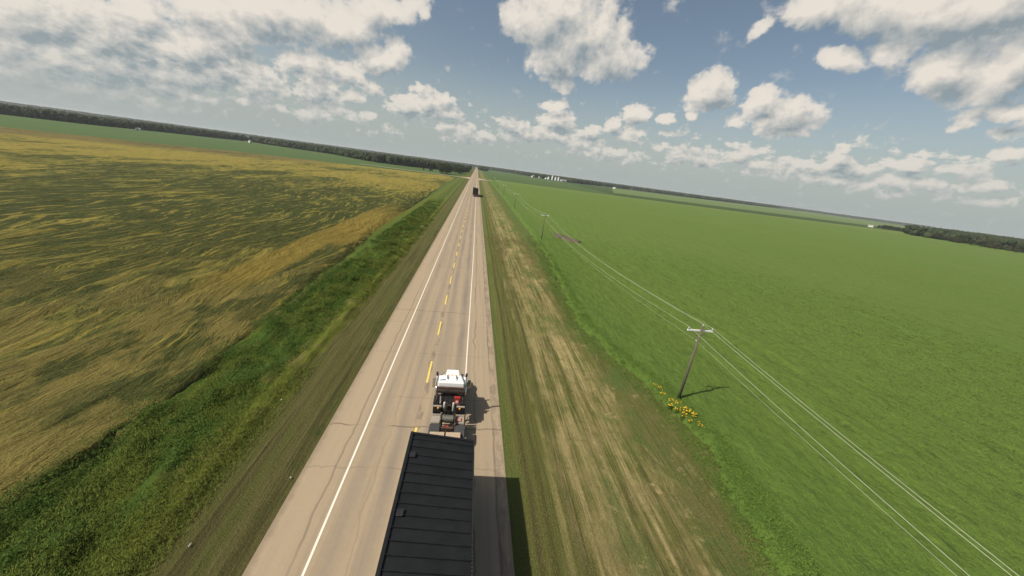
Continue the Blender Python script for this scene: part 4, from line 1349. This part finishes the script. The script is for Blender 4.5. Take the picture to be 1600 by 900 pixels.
M_WOOD = mass_mat('far_wood_foliage', (0.018, 0.030, 0.014), (0.044, 0.060, 0.026), (0.060, 0.064, 0.034))
P, h = along([(-1500, 520), (-743, 668), (-690, 735), (-700, 850), (-665, 1150), (-381, 945), (-176, 730), (-76, 800), (-34, 900)], 130, 7.5, 11, 12.5, 18.5)
P = P[(P[:, 0] < -14)]; h = h[:len(P)]
wood('woodland', P, h, M_WOOD, 'long dark band of far trees behind the green field on the left', 12)
P, h = along([(12, 1500), (50, 2700), (232, 2300), (300, 1560), (410, 1480), (640, 1800), (880, 1950), (1117, 1850), (2024, 2300), (3080, 3300), (4500, 3000)], 190, 12, 21, 15, 20)
P_ok = P[:, 0] > 12
wood('woodland', P[P_ok], h[P_ok], M_WOOD, 'long dark band of far trees along the horizon on the right', 22)
P, h = along([(1010, 690), (1300, 820), (2100, 1180), (3400, 1700), (4200, 1700)], 260, 12, 25, 15, 20, .2, (1, -1))
wood('woodland', P, h, M_WOOD, 'grey green woods behind the right shelter belt', 26)
P, h = along([(760, 330), (1500, 500), (2600, 700)], 220, 12, 27, 14, 19.5)
wood('woodland', P, h, M_WOOD, 'woods beyond the shelter belt at the right rim of the picture', 28)
P, h = along([(-5500, 2600), (-3000, 3000), (-1500, 3300), (-500, 3200), (-20, 3400)], 900, 30, 31, 19, 25)
P2, h2 = along([(20, 3500), (800, 4200), (2500, 4600), (5000, 4500)], 900, 32, 33, 19, 25)
wood('woodland', np.concatenate([P, P2]), np.concatenate([h, h2]), M_WOOD, 'farthest wooded skyline right across the horizon', 34, 2)
flat_poly('clearing', [(-1290, 1270), (-1130, 1160), (-1080, 1260), (-1230, 1400)], -.3, M_STUBBLE)

# ------------------------------------------------------------------ grain bins and farm buildings
M_BIN = paint('white_bin_steel', (0.78, 0.79, 0.77), .4, .0, .1, .3, (0.5, 0.5, 0.48))
M_BINROOF = paint('galvanised_roof', (0.55, 0.56, 0.56), .4, .3, .1, .3, (0.4, 0.4, 0.4))
M_SHEDW = paint('pale_shed_wall', (0.70, 0.69, 0.64), .6, 0, .15, .5, (0.45, 0.42, 0.36))
def grain_bin(x, y, r, h, label, leg=False):
    t = empty('grain_bin', (x, y, -.5))
    prof = [(r * (1 + .006 * (i % 2)), h * i / 24) for i in range(25)]
    MB().lathe(prof, 24).build('wall', M_BIN, t)
    rf = MB().lathe([(r * 1.03, h), (r * .98, h + .15), (.5, h + r * .5), (.45, h + r * .5 + .6), (.1, h + r * .5 + .7)], 24).build('roof', M_BINROOF, t)
    m = MB()
    for s in (-.2, .2):
        m.box(s - .03, s + .03, -r - .12, -r - .06, 0, h)
    for i in range(int(h / .5)):
        m.box(-.17, .17, -r - .11, -r - .07, .4 + i * .5, .44 + i * .5)
    m.build('ladder', M_BINROOF, t)
    return tag(t, label, 'grain bin', 'white grain bins of the far farmyard')
grain_bin(308, 1540, 4.6, 9, 'squat grey white grain bin at the left of the bin cluster')
grain_bin(320, 1520, 3.6, 17, 'tallest white grain bin of the distant farmyard')
grain_bin(331, 1505, 4.0, 12, 'middle white grain bin, right of the tallest one')
grain_bin(341, 1492, 3.8, 13.5, 'rightmost tall white grain bin beside the long pale shed')
def shed(name, x, y, w, l, h, rz, label, cat='shed', wall=None):
    t = empty(name, (x, y, -.5), rz)
    wl = MB().box(-w / 2, w / 2, -l / 2, l / 2, 0, h).build('wall', wall or M_SHEDW, t)
    MB().prism([(-w / 2 - .4, h + .02), (0, h + w * .24), (w / 2 + .4, h + .02)], -l / 2 - .4, l / 2 + .4, 'xz').build('roof', M_BINROOF, t)
    MB().box(-w * .2, w * .2, -l / 2 - .06, -l / 2 - .01, .05, h * .8).build('door', M_DARKFEN, t)
    m = MB()
    for i in (-1, 1):
        m.box(w / 2 + .01, w / 2 + .05, i * l * .25 - .7, i * l * .25 + .7, h * .4, h * .75)
    m.build('window', M_GLASS, t)
    return tag(t, label, cat)
shed('farm_shed', 357, 1470, 10, 26, 5.5, -1.2, 'long low pale farm shed right of the white grain bins')
shed('farm_shed', 300, 1552, 9, 12, 4, .3, 'small pale farm shed at the left foot of the grain bins')
shed('farm_house', 246, 1590, 11, 14, 6, .4, 'pale farmhouse among trees, farthest left of the right side farmyard', 'house')
shed('farm_house', 272, 1565, 8, 10, 5, .2, 'small pale house between the farmhouse and the grain bins', 'house')
shed('farm_house', 893, 706, 6, 8, 3.2, .9, 'white house at the left end of the right shelter belt', 'house')
shed('farm_shed', 560, 1420, 7, 10, 4, .9, 'small pale shed in front of the far woods on the right')
shed('farm_house', -640, 1020 - 240, 6, 8, 3.5, .4, 'pale house at the edge of the far woods on the left', 'house')
shed('farm_shed', -575, 1010, 6, 8, 4, .9, 'small yellowish shed against the far left woods', 'shed')

# ------------------------------------------------------------------ litter on the verges
M_LITTER = paint('pale_litter', (0.45, 0.45, 0.42), .5, 0, .2, 9)
for (x, y, lb) in ((-13.5, 24.1, 'crumpled white scrap lying in the green ditch grass left of the road'), (-12.1, 13.0, 'pale bottle lying in the mown grass near the bottom left'),
                   (-9.35, 16.8, 'small pale scrap at the left rim of the road'), (10.2, 33.8, 'white scrap on the tan grass right of the road')):
    m = MB()
    z = float(verge_z(np.array([x]), np.array([y]))[0])
    if 'bottle' in lb:
        m.lathe([(.02, -.10), (.033, -.09), (.033, .03), (.014, .07), (.014, .09)], 10, 'y', at=(0, 0, .05))
        cat = 'bottle'
    else:
        r = random.Random(int(x * 10))
        rr = bmesh.ops.create_icosphere(m.b, subdivisions=2, radius=.055)
        for v in rr['verts']:
            v.co = Vector((v.co.x * r.uniform(.7, 1.3), v.co.y * r.uniform(.7, 1.2), v.co.z * r.uniform(.4, .8) + .05))
        cat = 'litter'
    o = m.build('bottle' if cat == 'bottle' else 'paper_scrap', M_LITTER, loc=(x, y, z + .06))
    tag(o, lb, cat)

# ------------------------------------------------------------------ haze
HZ = bpy.data.materials.new('haze_air')
HZ.use_nodes = True
HZ.node_tree.nodes.clear()
k = N(HZ.node_tree)
out = k.node('ShaderNodeOutputMaterial')
pv = k.node('ShaderNodeVolumePrincipled')
pv.inputs['Color'].default_value = (0.80, 0.86, 0.88, 1)
pv.inputs['Density'].default_value = 0.00009
pv.inputs['Anisotropy'].default_value = 0.1
k.l.new(pv.outputs[0], out.inputs['Volume'])
hz = MB().box(-9800, 9800, -400, 9800, -1.9, 40).build('haze', HZ)
tag(hz, 'thin summer haze over the fields', 'haze', kind='stuff')
